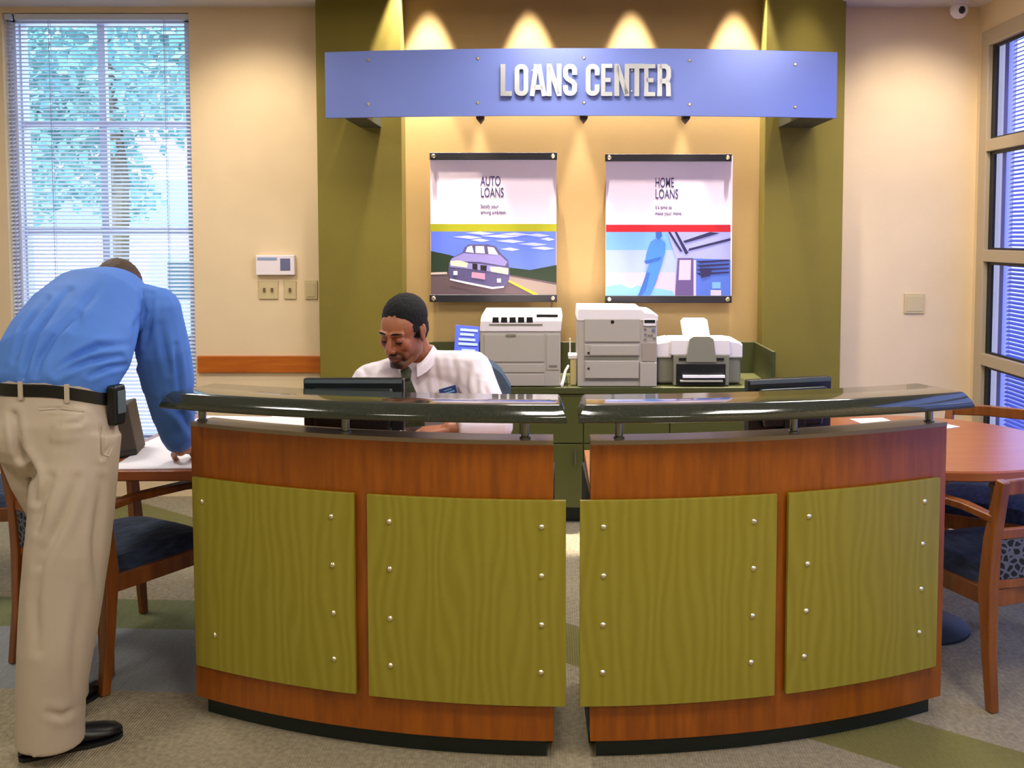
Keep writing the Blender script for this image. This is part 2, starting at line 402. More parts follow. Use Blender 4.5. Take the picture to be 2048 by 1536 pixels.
# ------------------------------------------------------------------ wall plates
def wp(px0, px1, py0, py1, Y=YW):
    a, b_ = PY(px0, py0, Y), PY(px1, py1, Y); return a.x, b_.x, b_.z, a.z
x0, x1, z0, z1 = wp(514, 592, 510, 550)
t = thing('alarm_keypad', 'white alarm keypad with blue display strip above the switch plates', 'keypad', ((x0+x1)/2, YW, z0))
MB().bx(x0, x1, YW-.035, YW-.001, z0, z1).build('body', M['keypad'], t, bevel=.006)
MB().bx(x0+.012, x0+.13, YW-.037, YW-.034, z1-.03, z1-.014).build('display', M['lcd'], t)
MB().bx(x1-.085, x1-.025, YW-.037, YW-.034, z0+.028, z1-.02).build('key_panel', M['keyglass'], t, bevel=.001)
def plate(name, lab, cat, px0, px1, py0, py1, togs):
    x0, x1, z0, z1 = wp(px0, px1, py0, py1)
    t = thing(name, lab, cat, ((x0+x1)/2, YW, z0))
    MB().bx(x0, x1, YW-.010, YW-.001, z0, z1).build('cover_plate', M['plate'], t, bevel=.003)
    zc = (z0+z1)/2
    for k in togs:
        xx = x0+(x1-x0)*k; MB().bx(xx-.006, xx+.006, YW-.02, YW-.009, zc-.012, zc+.012).build('toggle', M['platedark'], t, bevel=.001)
    return t
plate('light_switch', 'almond double toggle switch plate below the left half of the keypad', 'light switch', 518, 557, 561, 598, (.3, .7))
plate('light_switch', 'almond single toggle switch plate below the right end of the keypad', 'light switch', 569, 593, 561, 598, (.5,))
def blank(lab, px0, px1, py0, py1):
    x0, x1, z0, z1 = wp(px0, px1, py0, py1)
    t = thing('blank_wall_plate', lab, 'wall plate', ((x0+x1)/2, YW, z0))
    MB().bx(x0, x1, YW-.010, YW-.001, z0, z1).build('cover_plate', M['plate'], t, bevel=.003)
    MB().bx(x0+.012, x1-.012, YW-.013, YW-.009, z0+.014, z1-.014).build('insert', M['plate'], t, bevel=.002)
blank('blank almond wall plate touching the left olive pilaster', 610, 635.5, 560, 598)
blank('square almond wall plate on cream wall at right of the olive pilaster', 1808, 1848, 587, 627)
# security camera
cc = PY(1918, 20, 5.88)
t = thing('security_camera', 'small white dome security camera under the ceiling in the right corner', 'security camera', (cc.x, cc.y, ZC-.001))
MB().lathe([(.05, 0), (.05, -.02), (.02, -.03)], (cc.x, cc.y, ZC-.001)).build('mount', M['p_white'], t)
MB().ell((cc.x, cc.y, cc.z), (.05, .05, .05)).build('housing', M['p_white'], t)
MB().ell((cc.x, cc.y-.031, cc.z-.006), (.024, .024, .026)).build('lens', M['blacklam'], t)
# ------------------------------------------------------------------ reception counters
def arc(xc, yc, r, a0, a1, n=40): return [(xc+r*math.sin(a0+(a1-a0)*i/n), yc-r*math.cos(a0+(a1-a0)*i/n)) for i in range(n+1)]
def arcprism(mb, xc, yc, ro, ri, x0, x1, z0, z1, n=40, m=None, planar=None):
    """annular slab; ends cut radially, except ends listed in planar which are cut along y"""
    a0, a1 = math.asin((x0-xc)/ro), math.asin((x1-xc)/ro)
    o = arc(xc, yc, ro, a0, a1, n); 
    b0, b1 = a0, a1
    if planar == 'r': b1 = math.asin((x1-xc)/ri)
    if planar == 'l': b0 = math.asin((x0-xc)/ri)
    i_ = arc(xc, yc, ri, b0, b1, n)
    rings = [[Vector((*i_[k], z0)), Vector((*o[k], z0)), Vector((*o[k], z1)), Vector((*i_[k], z1))] for k in range(n+1)]
    mb.loft(rings, m); return mb
BXC, BYC, BR = .062, 5.65, 2.70
TXC, TYC, TR = .055, 6.20, 3.33
XG = .066
def yo(x, r=BR): return BYC-math.sqrt(r*r-(x-BXC)**2)
def counter(label, side, panels, studs, posts, xe, tipx):
    s = -1 if side == 'l' else 1; pl = 'r' if side == 'l' else 'l'
    g0 = XG+s*.056; gt = XG+s*.016
    xa, xb_ = min(xe, g0), max(xe, g0)
    t = thing('reception_counter', label, 'reception counter', ((xa+xb_)/2, yo((xa+xb_)/2)+.04, 0), 0, 'curved reception counters')
    arcprism(MB(), BXC, BYC, BR, BR-.085, xa, xb_, .065, .975, planar=pl).build('body', M['wood'], t)
    arcprism(MB(), BXC, BYC, BR+.003, BR-.095, xa, xb_, .975, .988, planar=pl).build('cap_strip', M['cap'], t)
    ks = .03; arcprism(MB(), BXC, BYC, BR-.035, BR-.08, xa+(ks if s < 0 else .02), xb_-(.02 if s < 0 else ks), 0, .066, planar=pl).build('toe_kick', M['kick'], t)
    # transaction top with rounded nose
    n = 48; ta, tb = (tipx, gt) if s < 0 else (gt, tipx)
    prof = []      # (radius offset, z) section, nose outward
    ri = TR-.235
    # (radius, z, how far the end is drawn in): a raked nose, wider at the bottom, mitred round the gap end
    prof = [(TR-.012, 1.052, .008), (TR-.003, 1.055, .0), (TR, 1.062, .0), (TR-.006, 1.078, .006), (TR-.022, 1.098, .018), (TR-.028, 1.103, .022), (TR-.034, 1.104, .026),
            (ri+.010, 1.104, .026), (ri+.002, 1.100, .022), (ri, 1.094, .018), (ri, 1.058, .004), (ri+.006, 1.052, .008)]
    a0, a1 = math.asin((ta-TXC)/TR), math.asin((tb-TXC)/TR)
    rings = []
    for k in range(n+1):
        ring = []
        for (r, z, e_) in prof:
            q0 = a0+e_/TR if s < 0 else math.asin((ta+e_-TXC)/r); q1 = a1-e_/TR if s > 0 else math.asin((tb-e_-TXC)/r)
            a = q0+(q1-q0)*k/n; ring.append(Vector((TXC+r*math.sin(a), TYC-r*math.cos(a), z)))
        rings.append(ring)
    MB().loft(rings).build('transaction_top', M['top'], t, ang=50)
    for px in posts:
        x = PY(px, 860, 3.0).x
        for _ in range(3): x = PY(px, 860, yo(x)+.03).x
        y = yo(x)+.035
        MB().lathe([(.017, 0), (.017, .006), (.0125, .008), (.0125, .058), (.017, .06), (.017, .066)], (x, y, .987), 16).build('post', M['post'], t)
    pr = BR+.022
    for (p0, p1), st in zip(panels, studs):
        xs = []
        for px in (p0, p1):
            x = PY(px, 990, 3.0).x
            for _ in range(4): x = PY(px, 990, yo(x, pr)).x
            xs.append(x)
        q = arcprism(MB(), BXC, BYC, pr, pr-.014, xs[0], xs[1], .183, .812).build('front_panel', M['panel'], t, bevel=.0015)
        for (sx, sy) in st:
            x = PY(sx, sy, 3.0).x
            for _ in range(4): x = PY(sx, sy, yo(x, pr)).x
            P = PY(sx, sy, yo(x, pr)); an = math.asin((P.x-BXC)/pr); nrm = Vector((math.sin(an), -math.cos(an), 0))
            Tm = Matrix.Translation(P-nrm*.001) @ nrm.to_track_quat('Z', 'Y').to_matrix().to_4x4()
            MB().lathe([(.0085, -.002), (.0085, .003), (.006, .006), (.002, .0075)], seg=14, T=Tm).build('stud', M['stud'], q)
    # worksurface behind
    wr_o, wr_i = BR-.097, BR-.097-.50
    wx0, wx1 = (xe+.10, g0-.0) if s < 0 else (g0, xe-.10)
    wx0c, wx1c = max(wx0, BXC-.9), min(wx1, BXC+.9)
    arcprism(MB(), BXC, BYC, wr_o, wr_i, wx0c, wx1c, .80, .83, planar=pl).build('worksurface', M['deckwood'], t, bevel=.003)
    arcprism(MB(), BXC, BYC, wr_o-.02, wr_i+.06, wx0c+.0 if s < 0 else wx0c, wx0c+.03 if s < 0 else wx0c+.03, 0, .80, n=3).build('support_panel', M['kick'], t)
    e = wx1c-.03 if s < 0 else wx1c-.03
    arcprism(MB(), BXC, BYC, wr_o-.02, wr_i+.06, e, e+.028, 0, .80, n=3).build('support_panel', M['kick'], t)
    return t
counter('curved wooden counter on the left, in front of the seated clerk', 'l', [(384.5, 706), (733, 1132)],
        [[(404,1003),(430,1270),(662,1033),(665,1130),(667,1226),(668,1318)], [(778,1043),(779,1138),(780,1237),(781,1331),(1083,1054),(1083,1152),(1083,1250),(1082,1345)]],
        (404, 691, 1050), -1.18, -1.235)
counter('curved wooden counter on the right, with nobody behind it', 'r', [(1160, 1555), (1578, 1880.5)],
        [[(1207,1054),(1207,1152),(1206,1250),(1205,1345),(1508,1043),(1507,1137),(1505,1232),(1502,1325)], [(1618,1033),(1615,1128),(1612,1222),(1608,1313),(1849,1003),(1845,1088),(1842,1178),(1838,1265)]],
        (1238, 1588, 1859), 1.303, 1.34)
# ------------------------------------------------------------------ credenza
CF = 5.44; CZ = .765
t = thing('credenza', 'dark olive built-in credenza under the posters holding the printers', 'cabinet', (.2, 5.75, 0))
cx0, cx1 = PLX1+.004, PRX0-.004
MB().bx(cx0+.01, cx1-.01, CF+.03, YN-.004, .09, CZ-.035).build('carcass', M['credenza'], t)
MB().bx(cx0, cx1, CF, YN-.003, CZ-.035, CZ).build('worktop', M['credtop'], t, bevel=.003)
zb = PY(1300, 683, YN).z
MB().bx(cx0, cx1, YN-.025, YN-.003, CZ, zb).build('backsplash', M['credtop'], t, bevel=.003)
MB().bx(cx1-.02, cx1, CF+.08, YN-.026, CZ, zb).build('side_splash', M['credtop'], t, bevel=.003)
MB().bx(cx0+.02, cx1-.02, CF+.08, YN-.01, 0, .09).build('toe_kick', M['kick'], t)
seams = [cx0, PY(905, 850, CF).x, PY(1040, 850, CF).x, PY(1167, 850, CF).x, PY(1340, 850, CF).x, PY(1510, 850, CF).x, cx1]
for a, b_ in zip(seams[:-1], seams[1:]):
    d = MB().bx(a+.003, b_-.003, CF+.01, CF+.03, .095, .45).build('door', M['credenza'], t, bevel=.002)
    MB().bx(b_-.05, b_-.04, CF-.012, CF+.01, .34, .42).build('handle', M['post'], d, bevel=.002)
    d = MB().bx(a+.003, b_-.003, CF+.01, CF+.03, .456, CZ-.04).build('drawer', M['credenza'], t, bevel=.002)
# ------------------------------------------------------------------ printers
def pbx(mb, px0, px1, py0, py1, Y0, Y1, m=None):
    a, b_ = PY(px0, py0, Y0), PY(px1, py1, Y0); return mb.bx(a.x, b_.x, Y0, Y1, max(b_.z, CZ+.002), a.z, m)
PF = 5.47
t = thing('laser_printer', 'squat grey laser printer with white lid standing left of the taller printer', 'printer', (PY(1040, 773, PF).x, PF+.2, CZ))
a = PY(960, 664, PF); b_ = PY(1121, 773, PF)
MB().bx(a.x, b_.x, PF, PF+.42, CZ+.001, a.z).build('body', M['p_grey'], t, bevel=.008)
tz = PY(960, 630, PF).z
MB().prism([(a.x-.002, PF-.004, a.z), (a.x-.002, PF+.42, a.z), (a.x+.006, PF+.42, tz+.01), (a.x+.008, PF+.03, tz), (a.x+.003, PF-.004, tz-.03)], (b_.x-a.x+.004, 0, 0)).build('lid', M['p_white'], t, bevel=.008)
s_ = MB()
for k in range(5): x = PY(985+k*17, 640, PF).x; s_.bx(x, x+.035, PF-.0055, PF-.003, PY(0, 645, PF).z, PY(0, 634, PF).z)
s_.build('vent', M['blacklam'], t)
pbx(MB(), 1073, 1116, 629, 635, PF-.007, PF).build('display', M['blacklam'], t)
pbx(MB(), 978, 1085, 648, 651, PF-.007, PF).build('output_slot', M['p_mid'], t)
pbx(MB(), 968, 1088, 669, 724, PF-.006, PF+.01).build('front_door', M['p_grey'], t, bevel=.004)
pbx(MB(), 1012, 1032, 669, 673, PF-.011, PF).build('handle', M['p_mid'], t, bevel=.001)
pbx(MB(), 1093, 1119, 669, 740, PF-.005, PF+.01).build('side_cover', M['p_grey'], t, bevel=.003)
pbx(MB(), 1098, 1114, 730, 733, PF-.01, PF).build('badge', M['p_mid'], t)
pbx(MB(), 962, 1089, 728, 745, PF-.006, PF+.01).build('paper_tray', M['p_grey'], t, bevel=.003)
pbx(MB(), 962, 1089, 748, 772, PF-.008, PF+.01).build('paper_tray', M['p_grey'], t, bevel=.003)
# tall printer
t = thing('laser_printer', 'tall grey laser printer with two paper drawers in the middle of the credenza', 'printer', (PY(1235, 773, PF).x, PF+.2, CZ))
def px(v, Y=PF): return PY(v, 700, Y).x
def pz(v, Y=PF): return PY(1200, v, Y).z
MB().bx(px(1155), px(1314), PF, PF+.44, CZ+.001, pz(640)).build('body', M['p_grey'], t, bevel=.006)
MB().prism([(px(1154), PF-.004, pz(642)), (px(1315.5), PF-.004, pz(642)), (px(1315.5), PF-.004, pz(630)), (px(1306), PF-.004, pz(626)), (px(1290), PF-.004, pz(625)), (px(1283), PF-.004, pz(618)), (px(1156), PF-.004, pz(617))], (0, .44, 0)).build('lid', M['p_white'], t, bevel=.006)
pbx(MB(), 1169, 1280, 638, 684, PF-.008, PF+.01).build('front_door', M['p_grey'], t, bevel=.004)
lg = MB()     # small round maker's mark
ctr = PY(1225, 644, PF-.009)
lg.tube([ctr+Vector((0, .002, 0)), ctr], .010, M['blacklam'], 18); 
lg.build('round_mark', M['blacklam'], t)
pbx(MB(), 1169, 1280, 689, 712, PF-.008, PF+.01).build('manual_tray', M['p_grey'], t, bevel=.003)
for y0, y1 in ((691, 711), (722, 757)):
    q = pbx(MB(), 1180 if y0 == 691 else 1170, 1278, y0, y1, PF-.012, PF+.01).build('paper_drawer', M['p_grey'], t, bevel=.004)
    pbx(MB(), 1175, 1179, y0+13, y0+17, PF-.015, PF-.008).build('indicator', M['blacklam'], q)
pbx(MB(), 1168, 1277, 713, 719, PF-.003, PF+.01).build('recess', M['p_mid'], t)
pbx(MB(), 1168, 1277, 759, 761, PF-.003, PF+.01).build('recess', M['p_mid'], t)
pbx(MB(), 1287, 1312, 638, 652, PF-.008, PF+.01).build('display_bezel', M['p_white'], t, bevel=.002)
pbx(MB(), 1289, 1310, 640, 646, PF-.010, PF).build('display', M['blacklam'], t)
for (x, y) in ((1289,657),(1289,667),(1296,669),(1302,669),(1289,677),(1307,675)): pbx(MB(), x, x+4, y, y+2, PF-.010, PF).build('button', M['p_mid'], t)
c0 = PY(1307, 660, PF-.008); MB().cyl(c0+Vector((0, .01, 0)), c0, .009, None, 16).build('button', M['keyglass'], t)
pbx(MB(), 1284, 1312, 686, 723, PF-.005, PF+.01).build('side_cover', M['p_taupe'], t, bevel=.002)
pbx(MB(), 1280, 1313, 725, 773.5, PF-.012, PF+.01).build('side_cover', M['p_grey'], t, bevel=.004)
# inkjet
IF = 5.50
t = thing('inkjet_printer', 'low white inkjet printer with raised paper tray at right end of credenza', 'printer', (PY(1401, 773, IF).x, IF+.17, CZ))
def q3(v): return PY(v, 720, IF).x
def qz(v): return PY(1400, v, IF).z
MB().prism([(q3(1316), IF+.05, CZ+.002), (q3(1486), IF+.05, CZ+.002), (q3(1486), IF+.05, qz(715)), (q3(1316), IF+.05, qz(715))], (0, .28, 0)).build('body', M['p_mid'], t, bevel=.02)
for e0, e1, e2 in ((1314, 1346, 1), (1456, 1488, -1)):
    pts = [(q3(e0), qz(718)), (q3(e1), qz(718)), (q3(e1), qz(681)), (q3(e0), qz(687))] if e2 > 0 else [(q3(e0), qz(718)), (q3(e1), qz(718)), (q3(e1), qz(690)), (q3(e1-6), qz(685)), (q3(e0), qz(681))]
    MB().prism([(x, IF+.035, z) for x, z in pts], (0, .29, 0)).build('shoulder', M['p_white'], t, bevel=.012, bseg=3)
pbx(MB(), 1342, 1460, 679, 711, IF+.01, IF+.25).build('top_cover', M['p_white'], t, bevel=.008)
pbx(MB(), 1347, 1458, 710, 772, IF+.0, IF+.05).build('front_frame', M['p_mid'], t, bevel=.004)
MB().prism([(q3(1371), IF+.05, qz(690)), (q3(1425), IF+.05, qz(690)), (q3(1425), IF+.20, qz(650)+.01), (q3(1419), IF+.21, qz(646)+.01), (q3(1376), IF+.21, qz(646)+.01), (q3(1370), IF+.20, qz(652)+.01)], (0, .012, 0)).build('input_paper', M['paper'], t, bevel=.001)
MB().prism([(q3(1372), IF-.012, qz(724)), (q3(1432), IF-.012, qz(724)), (q3(1427), IF-.0, qz(678)), (q3(1418), IF, qz(673)), (q3(1387), IF, qz(673)), (q3(1379), IF, qz(678))], (0, .014, 0)).build('paper_support', M['p_mid'], t, bevel=.002)
pbx(MB(), 1353, 1451, 728, 770, IF-.006, IF+.002).build('output_bay', M['blacklam'], t, bevel=.002)
pbx(MB(), 1366, 1450, 751, 756, IF-.03, IF).build('output_paper', M['paper'], t)
pbx(MB(), 1361, 1446, 761, 764, IF-.035, IF).build('output_tray', M['p_grey'], t)
for x in (1358, 1434): pbx(MB(), x, x+14, 716, 721, IF-.006, IF+.01).build('vent', M['blacklam'], t)
# small things on credenza
t = thing('cardboard_canister', 'narrow cream box standing between the two laser printers', 'box', (PY(1147, 770, 5.55).x, 5.58, CZ))
a, b_ = PY(1141, 718, 5.52), PY(1152.5, 773, 5.52)
MB().bx(a.x, b_.x, 5.52, 5.64, CZ+.001, a.z).build('body', M['goldbox'], t, bevel=.003)
MB().bx(a.x-.012, b_.x+.004, 5.515, 5.645, a.z+.0005, a.z+.022).build('lid', M['p_white'], t, bevel=.003)
MB().bx(a.x-.006, a.x+.002, 5.57, 5.578, a.z+.022, a.z+.11).build('spout', M['p_white'], t, bevel=.002)
c_ = PY(1128, 772, 5.50)
tag(MB().tube([PY(1137, 732, 5.6), PY(1131, 742, 5.56), PY(1128, 755, 5.52), Vector((PY(1124, 768, 5.5).x, 5.49, CZ+.012)), Vector((PY(1121, 774, 5.5).x+.008, 5.452, CZ+.010))], .008, None, 10).build('power_cable', M['p_white']), 'thick white cable looping down beside the squat laser printer', 'cable')
t = thing('brochure_holder', 'blue printed brochure in a stand at the left of the squat printer', 'brochure', (PY(930, 760, 5.6).x, 5.64, CZ))
bp = [PY(912, 650, 5.72), PY(958, 654, 5.72), PY(957, 773, 5.60), PY(904, 773, 5.60)]
zf = CZ+.004; bp[2].z = zf; bp[3].z = zf
MB().prism(bp, (0, .012, 0)).build('brochure', M['brochure'], t)
def onb(u, v): return bp[0].lerp(bp[1], u).lerp(bp[3].lerp(bp[2], u), v)
s_ = MB()
for (u0, u1, v) in ((.2,.95,.05),(.2,.8,.13),(.15,.85,.22),(.15,.95,.30),(.3,.85,.41)):
    s_.prism([onb(u0, v)+Vector((0,-.001,0)), onb(u1, v)+Vector((0,-.001,0)), onb(u1, v+.045)+Vector((0,-.001,0)), onb(u0, v+.045)+Vector((0,-.001,0))], (0, -.001, 0))
s_.build('print', M['brochurel'], t)
MB().prism([(bp[3].x, 5.60, CZ+.002), (bp[3].x, 5.76, CZ+.002), (bp[3].x, 5.73, CZ+.12)], (bp[2].x-bp[3].x, 0, 0)).build('stand', M['brochure'], t)
# ------------------------------------------------------------------ posters
PYY = 6.0
def flat(pts, m): M[m] = mat('print_'+m, pts, .45); return M[m]
for k, c in dict(po_white='#f3e4f4', po_lime='#a0a216', po_red='#b80f22', po_sky='#5b74e6', po_sky2='#4660d8', po_cloud='#b9c2f4', po_hill='#1c2f1c', po_road='#5b4a50', po_road2='#8f8078', po_yel='#d8b830', po_line='#c9b9b0', po_car='#8a82bd', po_card='#4f4a72', po_carg='#c9c6dc', po_light='#efe3b8', po_plate='#c08aa6', po_chrome='#e8e4f2', po_black='#14131c', po_ink='#3d3566',
                  po_hsky='#6fa3e0', po_hsky2='#9fb2ea', po_hpink='#d2b6de', po_man='#3f79c4', po_man2='#2c5aa8', po_tree='#78b0c8', po_house='#9fa4e4', po_hdark='#272450', po_pur='#5c4a7c', po_hblue='#4a68c0', po_grey='#bdb6cc').items(): flat(c, k)
def shape(mb, pts, m, layer, Y=PYY-.007):
    # print layers: tenth-of-a-millimetre inks on the sheet
    y = Y-.0004*layer
    P = [PY(p[0], p[1], Y) for p in pts]
    P = [Vector((p.x, y, p.z)) for p in P]; mb.prism(P, (0, -.0003, 0), M[m])
def rect(mb, x0, x1, y0, y1, m, l): shape(mb, [(x0,y0),(x1,y0),(x1,y1),(x0,y1)], m, l)
def textobj(s, size, x, z, y, m, name, parent, sx=1.0, off=0, ext=.0003, rx=0):
    cu = bpy.data.curves.new('t', 'FONT'); cu.body = s; cu.size = size; cu.extrude = ext; cu.offset = off; cu.space_line = .95
    o = bpy.data.objects.new('t', cu); col.objects.link(o)
    dg = bpy.context.evaluated_depsgraph_get(); me = bpy.data.meshes.new_from_object(o.evaluated_get(dg))
    bpy.data.objects.remove(o)
    me.transform(Matrix.Translation((x, y, z)) @ Matrix.Rotation(math.pi/2, 4, 'X') @ Matrix.Diagonal((sx, 1, 1, 1)))
    me.materials.clear(); me.materials.append(m)
    o = bpy.data.objects.new(name, me); col.objects.link(o); adopt(o, parent); return o
def poster(label, x0, x1, y0, y1, bh, kind):
    cx_ = (x0+x1)/2; a = PY(x0, y0, PYY); b_ = PY(x1, y1, PYY)
    t = thing('wall_poster', label, 'poster', ((a.x+b_.x)/2, PYY, b_.z), 0, 'framed posters behind the counters')
    MB().bx(a.x+.001, b_.x-.001, PYY-.006, PYY, b_.z+.01, a.z-.01).build('backing_board', M['po_white'], t)
    for (u, v) in ((y0-.5, y0+bh), (y1-bh, y1+.5)):
        q = pbx(MB(), x0-1, x1+1, u, v, PYY-.016, PYY+.012).build('clamp_bar', M['po_black'], t, bevel=.002)
        for xx in (x0+7, x1-7):
            c = PY(xx, (u+v)/2, PYY-.016); MB().lathe([(.013, -.003), (.013, .006), (.009, .009)], seg=16, T=Matrix.Translation(c) @ Matrix.Rotation(math.pi/2, 4, 'X')).build('stand_off', M['stud'], q)
            MB().cyl(c+Vector((0, .01, 0)), (c.x, YN+.001, c.z), .006, None, 10).build('stand_off_pin', M['stud'], q)
    pm = MB(); kind(pm); pm.build('printed_picture', None, t, smooth=False)
    return t
def auto(p):
    rect(p, 861, 1113, 448, 463, 'po_lime', 1)
    rect(p, 862, 1112, 463, 592, 'po_sky', 1)
    for (x, y, w) in ((930,466,60),(960,472,80),(1000,468,60),(1050,470,50),(1080,478,30),(905,474,60),(990,482,60),(1035,488,60),(1060,496,50),(1000,498,40),(940,480,40)): shape(p, [(x,y),(x+w*.5,y-3),(x+w,y+1),(x+w*.6,y+4)], 'po_cloud', 2)
    shape(p, [(862,502),(900,510),(935,522),(935,560),(862,560)], 'po_hill', 3)
    shape(p, [(1010,534),(1060,540),(1113,530),(1113,568),(1010,560)], 'po_hill', 3)
    shape(p, [(862,545),(900,545),(1010,548),(1113,566),(1113,592),(862,592)], 'po_road', 4)
    shape(p, [(1015,552),(1113,570),(1113,592),(1075,592),(1015,560)], 'po_road2', 5)
    shape(p, [(1010,560),(1018,560),(1080,590),(1068,590)], 'po_yel', 6)
    shape(p, [(862,545),(894,544),(894,548),(862,549)], 'po_line', 6)
    # oncoming saloon car
    shape(p, [(898,526),(905,515),(925,505),(930,494),(938,489),(975,489),(992,493),(1003,508),(1016,520),(1020,545),(1018,560),(1010,574),(985,577),(930,565),(900,557),(897,545)], 'po_card', 7)
    shape(p, [(904,517),(928,506),(1000,510),(1015,524),(1010,532),(960,524),(900,522)], 'po_car', 8)
    shape(p, [(900,524),(960,528),(1016,536),(1017,548),(960,540),(900,534)], 'po_car', 8)
    for q in ([(931,504),(935,494),(944,491),(948,506)], [(951,506),(951,492),(968,492),(970,507)], [(977,508),(975,493),(988,495),(997,510)]): shape(p, q, 'po_carg', 9)
    shape(p, [(901,522),(920,521),(936,526),(934,535),(902,531)], 'po_light', 9)
    shape(p, [(980,534),(1000,534),(1017,537),(1016,549),(982,543)], 'po_light', 9)
    shape(p, [(945,527),(955,528),(955,540),(945,538)], 'po_black', 10); shape(p, [(961,530),(974,531),(973,542),(961,540)], 'po_black', 10)
    shape(p, [(944,544),(970,547),(970,559),(943,555)], 'po_plate', 10)
    for x, y in ((911, 546), (998, 561)): rect(p, x-4, x+4, y-4, y+4, 'po_chrome', 10)
    shape(p, [(900,557),(930,563),(985,574),(1008,572),(1008,575),(985,578),(930,567),(900,560)], 'po_chrome', 11)
def home(p):
    rect(p, 1212, 1461, 449.5, 464, 'po_red', 1)
    rect(p, 1212, 1461, 464, 592, 'po_hsky', 1)
    rect(p, 1212, 1461, 500, 592, 'po_hsky2', 2)
    shape(p, [(1212,545),(1350,545),(1350,592),(1212,592)], 'po_hpink', 3)
    shape(p, [(1212,573),(1225,570),(1240,568),(1262,577),(1275,570),(1290,576),(1320,577),(1345,582),(1350,592),(1212,592)], 'po_tree', 4)
    shape(p, [(1335,464),(1461,464),(1461,592),(1350,592),(1352,520)], 'po_house', 4)
    for q in ([(1336,464),(1341,464),(1365,503),(1360,503)], [(1349,464),(1354,464),(1377,506),(1371,509)], [(1366,482),(1370,486),(1440,466),(1420,464)], [(1376,502),(1378,497),(1461,476),(1461,481)]): shape(p, q, 'po_hdark', 6)
    shape(p, [(1355,516),(1461,519),(1461,592),(1350,592)], 'po_hblue', 5)
    shape(p, [(1355,516),(1386,516),(1386,592),(1350,592)], 'po_pur', 6)
    shape(p, [(1359,520),(1382,520),(1381,560),(1357,560)], 'po_grey', 7)
    for k in range(4): shape(p, [(1392,522+k*8),(1458,519+k*8),(1458,522+k*8),(1400,527+k*8)], 'po_hdark', 7)
    rect(p, 1387, 1392, 520, 592, 'po_grey', 8); shape(p, [(1400,536),(1425,536),(1420,552),(1402,556)], 'po_hdark', 8)
    rect(p, 1424, 1441, 564, 577, 'po_hsky', 9); rect(p, 1421, 1442, 580, 591, 'po_grey', 9)
    # standing figure in blue
    shape(p, [(1301,484),(1310,478),(1322,478),(1331,486),(1330,505),(1325,522),(1318,545),(1312,565),(1300,592),(1274,592),(1285,575),(1292,545),(1298,528),(1290,522),(1293,505)], 'po_man', 10)
    shape(p, [(1311,464),(1323,464),(1324,472),(1318,480),(1312,476)], 'po_man2', 11)
    shape(p, [(1288,522),(1322,513),(1322,518),(1292,528)], 'po_man2', 11)
    shape(p, [(1293,545),(1300,545),(1292,580),(1282,592),(1276,592)], 'po_man2', 11)
tA = poster('poster with a car on a road and a lime stripe', 860, 1113, 305.5, 603.5, 14, auto)
tH = poster('poster with a standing blue figure and a red stripe', 1211.5, 1462.5, 308.5, 605.5, 14, home)
a = PY(961, 371, PYY); 
ty = PYY-.0064
def tx(s, px_, py_, size, par, sx, nm='lettering', off=0): p = PY(px_, py_, ty); return textobj(s, size, p.x, p.z, ty, M['po_ink'], nm, par, sx, off)
tx('AUTO', 961, 371, .080, tA, .54, off=.0007); tx('LOANS', 961, 394, .080, tA, .54, off=.0007)
tx('Satisfy your', 961, 416, .032, tA, .72, off=.0002); tx('driving ambition.', 961, 428, .032, tA, .72, off=.0002)
tx('HOME', 1310, 374, .080, tH, .50, off=.0007); tx('LOANS', 1310, 397, .080, tH, .54, off=.0007)
tx("It's time to", 1310, 418, .032, tH, .72, off=.0002); tx('make your move.', 1310, 430, .032, tH, .72, off=.0002)
# ------------------------------------------------------------------ hanging sign
SX0, SX1, SYE, SYC = PY(650, 170, 5.42).x, PY(1674, 170, 5.42).x, 5.42, 5.30
t = thing('loans_center_sign', 'long curved blue sign reading LOANS CENTER above the posters', 'sign', ((SX0+SX1)/2, 5.36, 2.2))
sc_x = (SX0+SX1)/2; hw = (SX1-SX0)/2; sag = SYE-SYC; SR = (hw*hw+sag*sag)/(2*sag); SCY = SYC+SR
def sy(x, off=0): return SCY-math.sqrt((SR+off)**2-(x-sc_x)**2)
szt, szb = PY(1162, 96, SYC).z, PY(1162, 231, SYC).z
arcprism(MB(), sc_x, SCY, SR, SR-.02, SX0, SX1, szb, szt, n=60).build('sign_panel', M['sign'], t, bevel=.002)
for sx_, y0_, y1_ in ((737,120,208),(956,117,205),(1168,116,205),(1379,121,209),(1590,129,214)):
    for yy in (y0_, y1_):
        x = PY(sx_, yy, 5.35).x
        for _ in range(3): x = PY(sx_, yy, sy(x)).x
        P = PY(sx_, yy, sy(x)); MB().lathe([(.009, -.002), (.009, .004), (.005, .008)], seg=14, T=Matrix.Translation(P) @ Matrix.Rotation(math.pi/2, 4, 'X')).build('stud', M['stud'], t)
for x0_, x1_ in ((697, 752), (1578, 1660)):
    a, b_ = PY(x0_, 250, 5.6).x, PY(x1_, 250, 5.6).x
    MB().bx(a+.01, b_-.02, sy((a+b_)/2)+.03, YP, szb+.0, szt-.08).build('mounting_box', M['dark'], t, bevel=.003)
for x_ in (965, 1165, 1363):
    a = PY(x_, 240, 5.55).x
    MB().prism([(a-.022, sy(a)+.03, szb+.02), (a+.022, sy(a)+.03, szb+.02), (a+.02, sy(a)+.03, szb-.01), (a, sy(a)+.03, szb-.035), (a-.02, sy(a)+.03, szb-.01)], (0, .06, 0)).build('hanger_bracket', M['bracket'], t)
